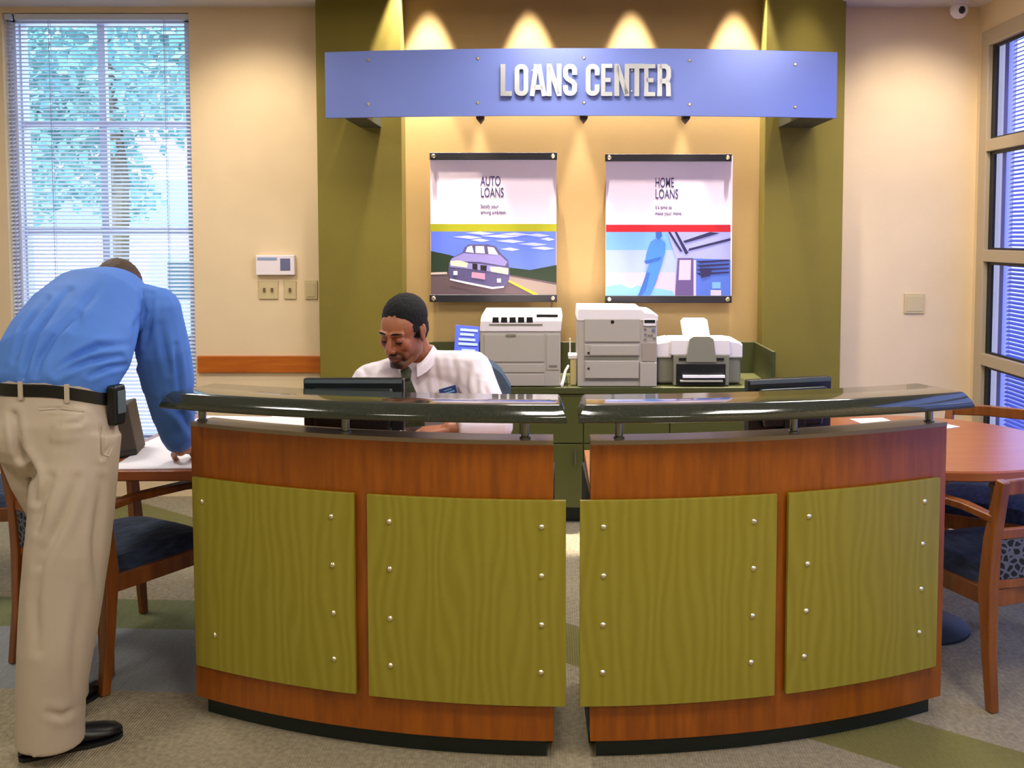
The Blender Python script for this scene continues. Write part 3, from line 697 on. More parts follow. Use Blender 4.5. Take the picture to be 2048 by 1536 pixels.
# letters drawn as strokes on a 0..1 cell
def outline(pts, w, closed=False):
    n = len(pts); L_, R_ = [], []
    P = [Vector((p[0], p[1])) for p in pts]
    for i in range(n):
        if closed: a, b_ = P[(i-1) % n], P[(i+1) % n]
        else: a, b_ = P[max(i-1, 0)], P[min(i+1, n-1)]
        d0 = (P[i]-a); d1 = (b_-P[i])
        if d0.length < 1e-6: d0 = d1
        if d1.length < 1e-6: d1 = d0
        d0 = d0.normalized(); d1 = d1.normalized(); n0 = Vector((-d0.y, d0.x)); n1 = Vector((-d1.y, d1.x)); nn = (n0+n1)
        if nn.length < .1: nn = n0.copy()
        nn.normalize(); k = w/2/max(.45, nn.dot(n0))
        L_.append(P[i]+nn*k); R_.append(P[i]-nn*k)
    return L_, R_
def rr(x0, x1, y0, y1, r, segs=6, parts=None):
    pts = []
    for cx_, cy_, a in ((x1-r, y1-r, 0), (x0+r, y1-r, 90), (x0+r, y0+r, 180), (x1-r, y0+r, 270)):
        for k in range(segs+1): an = R(a+90*k/segs); pts.append((cx_+r*math.cos(an), cy_+r*math.sin(an)))
    return pts
W_ = .027; LH = .166; LW = .074
def glyph(ch):
    h, w, s = LH, LW+(.006 if ch in 'NA' else -.006 if ch in 'LE' else 0), W_; a = s/2; r = .021; st = []
    if ch == 'L': st = [([(a, h), (a, a), (w-.008, a)], 0)]
    if ch == 'O': st = [(rr(a, w-a, a, h-a, r), 1)]
    if ch == 'A': st = [([(a*.8, 0), (w/2-.006, h-a*.2)], 0), ([(w+.006-a*.8, 0), (w/2+.006, h-a*.2)], 0), ([(a+.005, .045), (w-a, .045)], 0)]
    if ch == 'N': st = [([(a, 0), (a, h)], 0), ([(a+.002, h-.01), (w-a-.002, .01)], 0), ([(w-a, 0), (w-a, h)], 0)]
    if ch == 'S':
        q = rr(a, w-a, a, h-a, r)
        st = [([(w-a, h*.66), (w-a, h-a-r)]+q[1:14]+[(a, h*.62), (a+.01, h*.54), (w-a-.01, h*.44), (w-a, h*.36)]+list(reversed(q[14:28]))+[(a, h*.33)], 0)]
    if ch == 'C':
        q = rr(a, w-a, a, h-a, r); st = [([(w-a, h*.64), (w-a, h-a-r)]+q[1:14]+q[14:21]+q[21:27]+[(w-a, a+r), (w-a, h*.36)], 0)]
    if ch == 'E': st = [([(w-.008, a*.8), (a, a*.8), (a, h-a*.8), (w-.008, h-a*.8)], 0), ([(a, h/2), (w-.016, h/2)], 0)]
    if ch == 'T': st = [([(w/2, 0), (w/2, h-.01)], 0), ([(-.004, h-a*.8), (w+.004, h-a*.8)], 0)]
    if ch == 'R': st = [([(a, 0), (a, h)], 0), ([(a, h-a*.8), (w-a-.016, h-a*.8), (w-a-.004, h-a-.006), (w-a, h-a-.018), (w-a, h/2+.02), (w-a-.006, h/2+.004), (w-a-.018, h/2-.004), (a, h/2-.004)], 0), ([(w-a-.014, h/2-.004), (w-a-.002, h/2-.02), (w-a, 0)], 0)]
    return st
def letter(ch, x, z):
    mb = MB(); dep = .018; yb = sy(x+LW/2)-.012; ang_ = -math.asin((x+LW/2-sc_x)/SR)
    Tm = Matrix.Translation((x, yb, z)) @ Matrix.Rotation(-ang_, 4, 'Z')
    for pts, cl in glyph(ch):
        L_, R_ = outline(pts, W_*.8 if ch in 'E' else W_*.92, cl); n = len(pts)
        rings = [[Vector((L_[i].x, 0, L_[i].y)), Vector((R_[i].x, 0, R_[i].y)), Vector((R_[i].x, -dep, R_[i].y)), Vector((L_[i].x, -dep, L_[i].y))] for i in range(n)]
        if cl: rings.append(rings[0])
        mb.loft(rings, None, caps=not cl, T=Tm)
    # short fixing pins back to the panel
    for dz in (.03, LH-.03): mb.bx(W_/2-.004, W_/2+.004, 0, .014, dz-.004, dz+.004, None, Tm)
    o = mb.build('letter', M['metal'], t, smooth=False); return o
zb_ = PY(1170, 192.5, sy(0)-.02).z
for word, xs in (('LOANS', (1001, 1029, 1060, 1093, 1126)), ('CENTER', (1171, 1201, 1228, 1259, 1287, 1314))):
    for ch, x_ in zip(word, xs):
        x = PY(x_, 160, sy(0)-.02).x; letter(ch, x, zb_)
# ------------------------------------------------------------------ guest chairs
def make_chair(label, loc, rz):
    t = thing('guest_chair', label, 'chair', (0,0,0), 0, 'wooden guest armchairs at the tables')
    wd = M['chairwood']
    for s in (-1, 1):
        # rear post: leg and raked back upright in one piece
        MB().bar([(s*.265, -.285, 0), (s*.262, -.262, .20), (s*.26, -.25, .42), (s*.26, -.262, .58), (s*.258, -.30, .79)], [.032,.038,.046,.042,.034], [.034,.04,.055,.046,.036], up=(0,1,0)).build('rear_leg', wd, t, bevel=.006)
        MB().bar([(s*.27, .285, 0), (s*.272, .272, .22), (s*.275, .262, .42), (s*.277, .25, .60)], [.03,.036,.044,.038], [.03,.036,.044,.038], up=(0,1,0)).build('front_leg', wd, t, bevel=.006)
        MB().bar([(s*.262, -.275, .655), (s*.275, -.15, .672), (s*.285, .05, .67), (s*.285, .2, .65), (s*.28, .262, .615), (s*.277, .275, .58)], [.038,.046,.052,.052,.046,.038], [.026,.026,.026,.026,.03,.03]).build('armrest', wd, t, bevel=.006)
        MB().bx(s*.25-.011, s*.25+.011, -.24, .25, .345, .405).build('side_rail', wd, t, bevel=.003)
    MB().bx(-.25, .25, .245, .268, .345, .405).build('front_rail', wd, t, bevel=.003)
    MB().bx(-.25, .25, -.26, -.238, .345, .405).build('rear_rail', wd, t, bevel=.003)
    MB().bar([(-.25, -.298, .765), (-.1, -.318, .772), (.1, -.318, .772), (.25, -.298, .765)], .026, .05).build('top_rail', wd, t, bevel=.006)
    MB().bar([(-.25, -.266, .60), (-.1, -.284, .60), (.1, -.284, .60), (.25, -.266, .60)], .024, .034).build('back_rail', wd, t, bevel=.004)
    MB().bar([(-.25, -.25, .425), (-.1, -.268, .425), (.1, -.268, .425), (.25, -.25, .425)], .024, .034).build('back_rail', wd, t, bevel=.004)
    rings = []
    for x, y in ((-.24, 0), (-.1, -.017), (.1, -.017), (.24, 0)):
        rings.append([Vector((x, y-.266, .44)), Vector((x, y-.276, .585)), Vector((x, y-.25, .585)), Vector((x, y-.24, .44))])
    MB().loft(rings).build('back_panel', M['pattern'], t, bevel=.005)
    # upholstered seat, domed
    sm = MB(); n = 12; vs = []
    for i in range(n+1):
        for j in range(n+1):
            u, v = i/n*2-1, j/n*2-1; e = (1-abs(u)**4)*(1-abs(v)**4)
            vs.append((u*.243, v*.243, .405+.062*e**.35+.012*(1-u*u)*(1-v*v)))
    fs = [(i*(n+1)+j, (i+1)*(n+1)+j, (i+1)*(n+1)+j+1, i*(n+1)+j+1) for i in range(n) for j in range(n)]
    sm._add(vs, fs); sm.bx(-.243, .243, -.243, .243, .385, .406)
    sm.build('seat', M['seatblue'], t)
    t.location = loc; t.rotation_euler = (0, 0, rz); return t
a, b_ = PZ(31, 1326, 0), PZ(205, 1390, 0)
d = (b_-a); an = math.atan2(d.y, d.x)
mid = (a+b_)/2; fw = Vector((-math.sin(an), math.cos(an), 0))
ch1 = make_chair('wooden armchair with dark blue seat directly behind the bending man', (mid+fw*.285), an)
c2 = PZ(1984, 1424, 0); an2 = R(21)
off = Matrix.Rotation(an2, 4, 'Z') @ Vector((-.265, -.285, 0))
copy_tree(ch1, (c2-off), an2, 'wooden armchair at the right edge with its patterned back to the camera')
copy_tree(ch1, (1.95, 4.37, 0), R(143), 'wooden armchair on the far side of the right round table')
c3 = PZ(15, 1187, 0); an3 = R(-100); off = Matrix.Rotation(an3, 4, 'Z') @ Vector((-.265, -.285, 0))
copy_tree(ch1, (c3.x-.20, c3.y+.14, 0), R(-75), 'wooden armchair cut off by the left edge of the photo')
# ------------------------------------------------------------------ round tables
def table(label, x, y, r, z=.77):
    t = thing('round_table', label, 'table', (x, y, 0))
    MB().lathe([(r-.012, z-.04), (r, z-.033), (r, z-.006), (r-.006, z)], (x, y, 0), 72).build('tabletop', M['tablewood'], t)
    MB().lathe([(.045, .04), (.045, z-.06), (.16, z-.055), (.16, z-.04)], (x, y, 0), 28).build('pedestal', M['blacklam'], t)
    MB().lathe([(.21, 0), (.21, .012), (.12, .03), (.045, .045)], (x, y, 0), 36).build('base', M['kick'], t)
t = thing('rectangular_table', 'rectangular wooden table beyond the bending man, covered with white papers', 'table', (-1.26, 4.0, 0))
tx0, tx1, ty0, ty1 = -1.65, -.88, 3.475, 4.56
MB().bx(tx0, tx1, ty0, ty1, .735, .77).build('tabletop', M['tablewood'], t, bevel=.005)
for yy in (ty0+.15, ty1-.15): MB().bx(tx0+.06, tx1-.06, yy-.011, yy+.011, .70, .735).build('apron', M['chairwood'], t)
for xx in (tx0+.05, tx1-.05): MB().bx(xx-.011, xx+.011, ty0+.16, ty1-.16, .70, .735).build('apron', M['chairwood'], t)
for xx, yy in ((tx0+.05, ty0+.05), (tx1-.05, ty0+.05), (tx0+.05, ty1-.05), (tx1-.05, ty1-.05)): MB().bar([(xx, yy, 0), (xx, yy, .735)], [.04, .055], [.04, .055], up=(0, 1, 0)).build('leg', M['chairwood'], t, bevel=.004)

table('round wooden table at the right behind the counter end', 1.50, 4.02, .555)
def sheet(label, x, y, z, rz, w=.216, h=.279, th=.0015):
    o = MB().box((0,0,th/2), (w, h, th)).build('paper_sheet', M['paper'], smooth=False)
    o.location = (x, y, z); o.rotation_euler = (0, 0, rz); tag(o, label, 'paper')
tz = .7705
sheet('white sheet nearest the front edge of the left table', -1.40, 3.69, tz, R(3), .34, .38, .004)
sheet('white sheet in the middle of the left table with a dark line beside it', -1.47, 4.06, tz, R(-4), .28, .40, .003)
sheet('white sheet at the back of the left table', -1.42, 4.40, tz, R(-5), .36, .26, .003)
sheet('white sheet at the right side of the left table near the counter', -1.12, 3.90, tz, R(4), .26, .36, .003)
sheet('white sheet at the far right corner of the left table, seen under the counter top', -1.10, 4.33, tz, R(-3), .30, .34, .02)
sheet('small white sheet lying on the right round table', 1.70, 4.28, tz, R(30), .14, .06)
p_ = PZ(1745, 842, .77); sheet('white sheet on the far left part of the right round table', p_.x, p_.y, tz, R(10), .16, .12)
# dark portfolio standing on the table
t = thing('portfolio_case', 'dark brown upright case standing on left table behind the man', 'case', (-1.66, 3.66, .77))
pc = [PY(214, 820, 3.66), PY(246, 812, 3.66), PY(257, 905, 3.66), PY(214, 932, 3.66)]
zb0 = .776
bp_ = [Vector((pc[0].x, 3.62, pc[0].z)), Vector((pc[1].x, 3.70, pc[1].z)), Vector((pc[2].x+.01, 3.72, zb0)), Vector((pc[3].x, 3.62, zb0))]
MB().prism(bp_, (-.035, .16, 0)).build('cover', M['binder'], t, bevel=.006)
MB().prism([Vector((p.x-.004, p.y-.004, zz)) for p, zz in ((bp_[3], .7752), (bp_[2], .7752), (bp_[2], .80), (bp_[3], .80))], (-.035, .16, 0)).build('bottom_binding', M['belt'], t)
# ------------------------------------------------------------------ monitors
def monitor(label, xc, yc, ztop, w, h, rz, zdesk):
    t = thing('computer_monitor', label, 'monitor', (xc, yc, zdesk), rz, 'monitors on the counter worksurfaces')
    T = Matrix.Translation((xc, yc, 0)) @ Matrix.Rotation(rz, 4, 'Z')
    hh = h
    MB().bx(-w/2, w/2, -.012, .022, ztop-hh, ztop, None, T).build('housing', M['monblack'], t, bevel=.006)
    MB().prism([(-w/2+.03, -.012, ztop-.03), (w/2-.03, -.012, ztop-.03), (w/2-.05, -.012, ztop-hh+.03), (-w/2+.05, -.012, ztop-hh+.03)], (0, -.03, 0), None, T).build('rear_cover', M['monblack'], t, bevel=.012)
    MB().bx(-w/2+.006, w/2-.006, -.014, -.010, ztop-.016, ztop-.004, None, T).build('top_edge', M['monedge'], t)
    MB().bx(-w/2+.015, w/2-.015, .022, .024, ztop-hh+.02, ztop-.015, None, T).build('screen', M['screen'], t)
    MB().bx(-.04, .04, -.05, -.03, zdesk+.01, ztop-.12, None, T).build('stand', M['monblack'], t, bevel=.004)
    MB().bx(-.11, .11, -.09, .07, zdesk+.0005, zdesk+.014, None, T).build('base', M['monblack'], t, bevel=.005)
m1 = PY(708, 756, 3.33)
monitor('black flat monitor seen from behind in front of the clerk', m1.x, 3.33, m1.z, .337, .26, R(-1), .83)
m2 = PY(1569, 748, 3.62)
monitor('black flat monitor seen from behind on the unattended right counter', m2.x, 3.62-.07, m2.z-.004, .335, .20, R(17), .83)
# worksurface clutter
tag(MB().box((0,0,0), (.16, .22, .03)).build('paper_stack', M['paper'], bevel=.002), 'stack of white paper on the worksurface left of the clerk monitor', 'paper stack').location = (-.80, 3.44, .846)
t = thing('pen_cup', 'dark cup of pens standing by the clerk behind the left counter', 'pen cup', (-.50, 3.20, .831))
pc_ = PY(790, 850, 3.22)
MB().lathe([(.035, 0), (.037, .085), (.033, .085), (.031, .006)], (pc_.x, 3.22, .8305), 20).build('cup', M['blacklam'], t)
for k, (dx, dy, dz, mm) in enumerate(((.012,.0,.135,'p_white'),(-.012,.01,.14,'tie'),(.0,-.014,.13,'stud'),(-.02,-.008,.125,'p_white'),(.018,.012,.132,'plate'))):
    MB().cyl((pc_.x+dx*.5, 3.22+dy*.5, .84), (pc_.x+dx*1.6, 3.22+dy*1.6, .83+dz), .0042, None, 8).build('pen', M[mm], t)
ph = PY(980, 862, 3.28)
t = thing('desk_phone', 'black desk telephone lying low behind the left counter', 'telephone', (ph.x, 3.2, .831))
MB().prism([(ph.x-.08, 3.16, .8305), (ph.x-.08, 3.36, .8305), (ph.x-.08, 3.36, .85), (ph.x-.08, 3.16, .888)], (.16, 0, 0)).build('base', M['blacklam'], t, bevel=.005)
MB().tube([(ph.x-.055, 3.17, .905), (ph.x-.055, 3.2, .915), (ph.x-.055, 3.32, .895), (ph.x-.055, 3.35, .882)], [.02,.015,.015,.02], None, 10).build('handset', M['blacklam'], t)
sheet('white paper on the worksurface of the right counter', .45, 3.40, .8305, R(-15), .2, .26, .01)
# ------------------------------------------------------------------ office chair
OX, OY = -.40, 4.0
t = thing('office_chair', 'blue-grey swivel office chair the clerk sits on', 'chair', (OX, OY, 0))
rings = []
for u in np.linspace(-1, 1, 13):
    x = OX+u*.235; yb2 = OY+.22-.05*(1-u*u)*-1-.04*u*u; zt = 1.085-.10*abs(u)**5-.01*u*u; zb2 = .60+.06*abs(u)**5
    th = .035*(1-abs(u)**6)**.5+.004
    rings.append([Vector((x, yb2-th, zb2+.02)), Vector((x, yb2-th*1.2, (zt+zb2)/2)), Vector((x, yb2-th, zt-.02)), Vector((x, yb2, zt)), Vector((x, yb2+th, zt-.02)), Vector((x, yb2+th, zb2+.02)), Vector((x, yb2, zb2))])
MB().loft(rings).build('backrest', M['officeblue'], t, bevel=.008)
MB().box((OX, OY-.02, .46), (.48, .46, .08)).build('seat', M['officeblue'], t, bevel=.03, bseg=4)
MB().bar([(OX, OY+.12, .42), (OX, OY+.30, .44), (OX, OY+.29, .62)], .06, .012, up=(0,1,.2)).build('back_bracket', M['blacklam'], t)
MB().lathe([(.03, .08), (.03, .25), (.02, .25), (.02, .42)], (OX, OY, 0), 18).build('gas_lift', M['blacklam'], t)
for k in range(5):
    a = R(72*k+18); e = Vector((OX+.29*math.cos(a), OY+.29*math.sin(a), .075))
    l = MB().bar([(OX, OY, .10), e], [.05, .03], [.035, .02]).build('leg', M['blacklam'], t, bevel=.004)
    MB().cyl(e+Vector((-.012*math.sin(a), .012*math.cos(a), -.045)), e+Vector((.012*math.sin(a), -.012*math.cos(a), -.045)), .03, None, 16).build('caster', M['blacklam'], l)
#PB#
# ------------------------------------------------------------------ people
from mathutils.bvhtree import BVHTree
def bake(mb, name, m, parent, voxel=.005, it=4, fn=None, mats=None):
    o = mb.build(name, m, None, smooth=False)
    r = o.modifiers.new('r', 'REMESH'); r.mode = 'VOXEL'; r.voxel_size = voxel; r.adaptivity = 0
    if it: s = o.modifiers.new('s', 'SMOOTH'); s.iterations = it; s.factor = .5
    dg = bpy.context.evaluated_depsgraph_get(); me = bpy.data.meshes.new_from_object(o.evaluated_get(dg))
    bpy.data.objects.remove(o)
    n = len(me.vertices); co = np.empty(n*3); me.vertices.foreach_get('co', co); co = co.reshape(-1, 3)
    nr = np.empty(n*3); me.vertex_normals.foreach_get('vector', nr); nr = nr.reshape(-1, 3)
    if fn:
        co = fn(co, nr, me); me.vertices.foreach_set('co', co.ravel())
    for p in me.polygons: p.use_smooth = True
    me.materials.clear(); me.materials.append(m); me.name = name; me.update()
    o = bpy.data.objects.new(name, me); col.objects.link(o); adopt(o, parent); return o
def tint(me, cols):
    a = me.color_attributes.new('tint', 'FLOAT_COLOR', 'POINT')
    c = np.ones((len(cols), 4)); c[:, :3] = cols; a.data.foreach_set('color', c.ravel())
def project(co):
    d = co[:, 1]*_c-(co[:, 2]-H)*_s; u = co[:, 1]*_s+(co[:, 2]-H)*_c
    return CX+FPX*co[:, 0]/d, CY-FPX*u/d
def seg_dist(px, py, pl):
    best = np.full(len(px), 1e9); tt = np.zeros(len(px)); n = len(pl)-1
    for i in range(n):
        (x0, y0), (x1, y1) = pl[i], pl[i+1]; dx, dy = x1-x0, y1-y0; L2 = dx*dx+dy*dy
        t = np.clip(((px-x0)*dx+(py-y0)*dy)/L2, 0, 1); d = np.hypot(px-x0-t*dx, py-y0-t*dy)
        m_ = d < best; best[m_] = d[m_]; tt[m_] = (i+t[m_])/n
    return best, tt
def folds(co, nr, lst):
    """cloth creases: a groove with a soft ridge beside it, on the side of the garment turned to the room"""
    px_, py_ = project(co); f = np.clip(-nr[:, 1]*1.5+.3, 0, 1)
    out = co.copy()
    for pl, depth, wd in lst:
        d, t = seg_dist(px_, py_, pl); k = np.sin(np.pi*np.clip(t, .06, .94))**.6
        g = -np.exp(-(d/wd)**2)+.55*np.exp(-((d-2.1*wd)/(1.3*wd))**2)
        out += nr*(g*k*f*depth)[:, None]
    return out
def wrinkle(co, nr, amp, sc_, seed=0):
    o = np.array([noise.noise(Vector((c[0]*sc_+seed, c[1]*sc_, c[2]*sc_*.6))) for c in co]); return co+nr*(o*amp)[:, None]
def bvh(o):
    dg = bpy.context.evaluated_depsgraph_get(); mw = world_of(o); me = o.data
    return BVHTree.FromPolygons([mw @ v.co for v in me.vertices], [list(p.vertices) for p in me.polygons])
def hit(bv, x, y):
    d = Vector(ray(x, y)).normalized(); loc, n, i, dd = bv.ray_cast(Vector((0, 0, H)), d); return loc, n
def ribbon(bv, pl, w, name, m, parent, off=.0025, thick=.002):
    """a strip of cloth or stitching lying on the garment"""
    pts = []
    for i in range(len(pl)-1):
        for k in range(6): t = k/6; pts.append((pl[i][0]*(1-t)+pl[i+1][0]*t, pl[i][1]*(1-t)+pl[i+1][1]*t))
    pts.append(pl[-1]); L_ = []
    for p in pts:
        l, n = hit(bv, *p)
        if l is not None: L_.append((l, n))
    if len(L_) < 3: return None
    mb = MB(); rings = []
    for i, (l, n) in enumerate(L_):
        t = (L_[min(i+1, len(L_)-1)][0]-L_[max(i-1, 0)][0]).normalized(); s = t.cross(n).normalized()*w/2
        rings.append([l-s-n*.004, l+s-n*.004, l+s+n*off, l-s+n*off])
    return mb.loft(rings).build(name, m, parent)
def head_prims(mb, T):
    E = lambda c, r, rot=None: mb.ell(c, r, None, T, 28, rot)
    K = lambda a, b, r0, r1=None: mb.cap(a, b, r0, r1, None, T, 12)
    E((0, .018, .038), (.073, .090, .085)); E((0, -.022, -.028), (.060, .064, .082)); E((0, -.012, .03), (.068, .072, .07))
    E((0, -.062, -.098), (.030, .024, .022))
    for s in (-1, 1):
        E((s*.042, .0, -.062), (.020, .040, .036)); K((s*.044, -.02, -.085), (s*.018, -.066, -.106), .015, .014)
        E((s*.040, -.058, -.020), (.022, .021, .024)); K((s*.012, -.084, .026), (s*.044, -.072, .026), .010, .009)
        E((s*.031, -.071, .003), (.0155, .0145, .0135)); E((s*.013, -.097, -.034), (.0095, .011, .0085))
        E((s*.026, -.057, -.056), (.020, .018, .028))
        E((s*.074, .012, -.008), (.009, .020, .031), Matrix.Rotation(s*.35, 3, 'Z')); E((s*.079, .022, .008), (.006, .016, .020), Matrix.Rotation(s*.45, 3, 'Z'))
    K((0, -.082, .020), (0, -.106, -.026), .0085, .012); E((0, -.106, -.031), (.0125, .012, .0105))
    K((-.015, -.083, -.0615), (.015, -.083, -.0615), .0075); K((-.012, -.082, -.0725), (.012, -.082, -.0725), .0085)
    E((0, -.076, -.066), (.028, .014, .020))
def head_extras(T, person, body, hairm, browm, eyes=True, stub=True):
    hb = MB(); hb.ell((0, .028, .050), (.0785, .094, .083), None, T, 32); hb.ell((0, .045, .0), (.072, .070, .078), None, T, 28)
    for s in (-1, 1): hb.ell((s*.062, -.012, .012), (.0125, .026, .038), None, T, 20)
    inv = np.array(T.inverted()); c0 = T @ Vector((0, .02, .02))
    def fn(co, nr, me):
        l = co @ inv[:3, :3].T+inv[:3, 3]; x, y, z = l[:, 0], l[:, 1], l[:, 2]
        line = np.where(y < -.03, .072+.22*np.clip(-.055-y, -.03, .05)-1.2*np.clip(np.abs(x)-.05, 0, 1), np.where(y < -.012, .016, np.where(y < .008, -.016, np.where(y < .034, .022, -.055))))
        hide = z < line
        d = co-np.array(c0); co = np.where(hide[:, None], np.array(c0)+d*.86, co)
        h = ~hide; am = np.array([noise.noise(Vector(v)*90) for v in co])*.0018; co = co+nr*(am*h)[:, None]
        return co
    bake(hb, 'hair', hairm, person, .0034, 2, fn)
    if eyes:
        for s in (-1, 1):
            b_ = MB(); b_.tube([T @ Vector((s*x_, y_, z_)) for x_, y_, z_ in ((.012, -.0915, .0295), (.022, -.0935, .0335), (.036, -.088, .0335), (.049, -.0755, .027))], [.002, .0034, .003, .0015], None, 8)
            b_.build('eyebrow', browm, person)
            b_ = MB(); b_.tube([T @ Vector((s*x_, y_, z_)) for x_, y_, z_ in ((.0165, -.0815, -.003), (.024, -.0845, -.0062), (.033, -.0845, -.0068), (.043, -.079, -.003))], [.001, .0019, .0021, .0012], None, 8)
            b_.build('eyelashes', browm, person)
def hand_prims(mb, wrist, d, up, thumb, curls=(18, 25, 20), sc_=1.0, spread=6, m=None):
    d = Vector(d).normalized(); up = Vector(up); up = (up-d*up.dot(d)).normalized(); sd = d.cross(up).normalized()*thumb
    w = Vector(wrist); k = sc_
    for i, (lx, L_) in enumerate(((.030, 1.0), (.010, 1.08), (-.010, 1.0), (-.029, .80))):
        kn = w+d*(.088-.006*abs(i-1))*k+sd*lx*k+up*.004*k
        mb.cap(w+sd*lx*.55*k+d*.01, kn, .0135*k, .0115*k)
        a = 0; p = kn; an = R(spread)*(1.5-i)/1.5; dd = (d*math.cos(an)+sd*math.sin(an)).normalized()
        for j, (l, r0, r1) in enumerate(((.044, .0098, .0088), (.027, .0088, .008), (.021, .008, .0068))):
            a += R(curls[j]*(1+.15*i)); q = p+(dd*math.cos(a)-up*math.sin(a))*l*L_*k
            mb.cap(p, q, r0*k, r1*k); p = q
    b0 = w+sd*.024*k+d*.022*k-up*.006*k; b1 = b0+(d*.62+sd*.72-up*.25).normalized()*.040*k; b2 = b1+(d*.85+sd*.35-up*.3).normalized()*.030*k; b3 = b2+(d*.95+sd*.1-up*.25).normalized()*.024*k
    mb.cap(w+sd*.012*k+d*.012*k, b0, .014*k, .0145*k); mb.cap(b0, b1, .0145*k, .0115*k); mb.cap(b1, b2, .0112*k, .0098*k); mb.cap(b2, b3, .0098*k, .008*k)
    mb.ell(w+d*.045*k, (.034*k, .034*k, .015*k), None, None, 16, Matrix((sd, d, up)).transposed())
# ---- clerk
clerk = thing('person', 'seated clerk in white shirt and dark green tie looking down behind the counter', 'person', (-.42, 3.98, 0), 0)
HC = PY(806, 663, 3.62); HT = Matrix.Translation(HC) @ Matrix.Rotation(R(-24), 4, 'Z') @ Matrix.Rotation(R(3), 4, 'Y') @ Matrix.Rotation(R(20), 4, 'X') @ Matrix.Scale(1.0, 4)
SRj, SLj = PY(945, 738, 3.74), PY(742, 764, 3.68)
NB = Vector((HC.x+.040, 3.725, 1.155))
ELr, WRr = PY(992, 852, 3.60), PY(897, 858, 3.50)
ELl, WRl = PY(688, 855, 3.58), PY(752, 862, 3.50)
body = MB(); head_prims(body, HT)
nk0 = HT @ Vector((0, .03, -.03))
body.cap(nk0, NB+Vector((0, .0, .0)), .052, .056)
body.tube([NB+Vector((0, 0, .0)), (-.475, 3.77, 1.04), (-.46, 3.86, .92), (-.42, 3.97, .70), (-.42, 3.98, .56)], [.06, .15, .14, .13, .14], None, 24, sq=.6, up=(1, 0, 0))
for S_, E_, W_h in ((SRj, ELr, WRr), (SLj, ELl, WRl)):
    body.cap(S_, E_, .045, .038); body.cap(E_, W_h, .038, .026); body.cap(NB+Vector((0, 0, -.03)), S_, .05, .045)
hand_prims(body, WRr, Vector((-.085, -.02, -.012)), (0, -.15, 1), 1, (22, 34, 26), 1.02)
hand_prims(body, WRl, Vector((.07, -.045, -.012)), (0, -.15, 1), -1, (22, 30, 24), 1.0)
invH = np.array(HT.inverted())
def skin_fn(co, nr, me):
    l = co @ invH[:3, :3].T+invH[:3, 3]; x, y, z = l[:, 0], l[:, 1], l[:, 2]
    base = np.array(rgb('#a86848')[:3]); c = np.tile(base, (len(co), 1))
    def mixc(mask, colr, f): 
        nonlocal c
        k = (np.clip(mask, 0, 1)*f)[:, None]; c = c*(1-k)+np.array(rgb(colr)[:3])*k
    G = lambda cx, cy, cz, rx, ry, rz: np.exp(-(((x-cx)/rx)**2+((y-cy)/ry)**2+((z-cz)/rz)**2))
    head = (z > -.14)
    mixc(G(0, -.09, .05, .04, .04, .025), '#c07a54', .5)
    for s in (-1, 1): mixc(G(s*.042, -.07, -.025, .02, .03, .02), '#b4644a', .5); mixc(G(s*.031, -.08, -.012, .016, .02, .008), '#6e3f30', .55)
    mixc(G(0, -.09, -.066, .020, .02, .0085)*1.4, '#8a4a40', .75)
    # goatee, moustache and jaw stubble
    nz_ = np.array([noise.noise(Vector(v)*700) for v in l])*.25+.85
    mixc(G(0, -.09, -.051, .030, .04, .0085)*1.7*nz_, '#140d0b', .9)
    mixc(G(0, -.085, -.100, .032, .06, .021)*1.8*nz_, '#120c0a', .95)
    for s in (-1, 1): mixc(G(s*.031, -.078, -.075, .011, .04, .026)*1.4*nz_, '#1a110e', .8); mixc(G(s*.052, -.02, -.075, .03, .05, .028)*nz_, '#33201a', .6)
    mixc((np.abs(z+.0665) < .0016)*(np.abs(x) < .022)*(y < -.06)*1.0, '#3c1c18', .9)
    tint(me, c); return co
bd = bake(body, 'body', M['skinv'], clerk, .0034, 3, skin_fn)
head_extras(HT, clerk, bd, M['hair'], M['hair'])
sh = MB()
sh.tube([(-.42, 3.99, .56), (-.42, 3.97, .72), (-.445, 3.90, .88), (-.468, 3.82, .99), (-.478, 3.765, 1.06), (NB.x, 3.735, 1.145)], [.165, .165, .185, .195, .175, .082], None, 32, sq=.66, up=(1, 0, 0))
for S_, E_, W_h in ((SRj, ELr, WRr), (SLj, ELl, WRl)):
    sh.cap(NB+Vector((0, .01, -.048)), S_+Vector((0, 0, -.005)), .066, .074)
    sh.cap(S_+Vector((0, 0, -.01)), E_, .076, .062); sh.cap(S_.lerp(E_, .5)+Vector((.0, .01, -.01)), E_, .07, .062); sh.cap(E_, E_.lerp(W_h, .55), .058, .05)
    sh.tube([E_.lerp(W_h, .4), E_.lerp(W_h, .86)], [.05, .042], None, 18)
def shirt_fn(co, nr, me):
    co = wrinkle(co, nr, .004, 9)
    return folds(co, nr, [([(862,700),(872,745),(880,800)],.006,5),([(905,715),(915,760),(905,800)],.006,5),([(935,735),(930,775),(940,800)],.008,6),([(955,755),(950,790)],.008,5),
                          ([(968,770),(975,795)],.006,4),([(760,720),(745,750)],.006,5),([(725,735),(735,755)],.006,5),([(850,760),(860,800)],.005,5),([(890,800),(850,790)],.004,5)])
shirt = bake(sh, 'shirt', M['shirtw'], clerk, .0055, 4, shirt_fn)
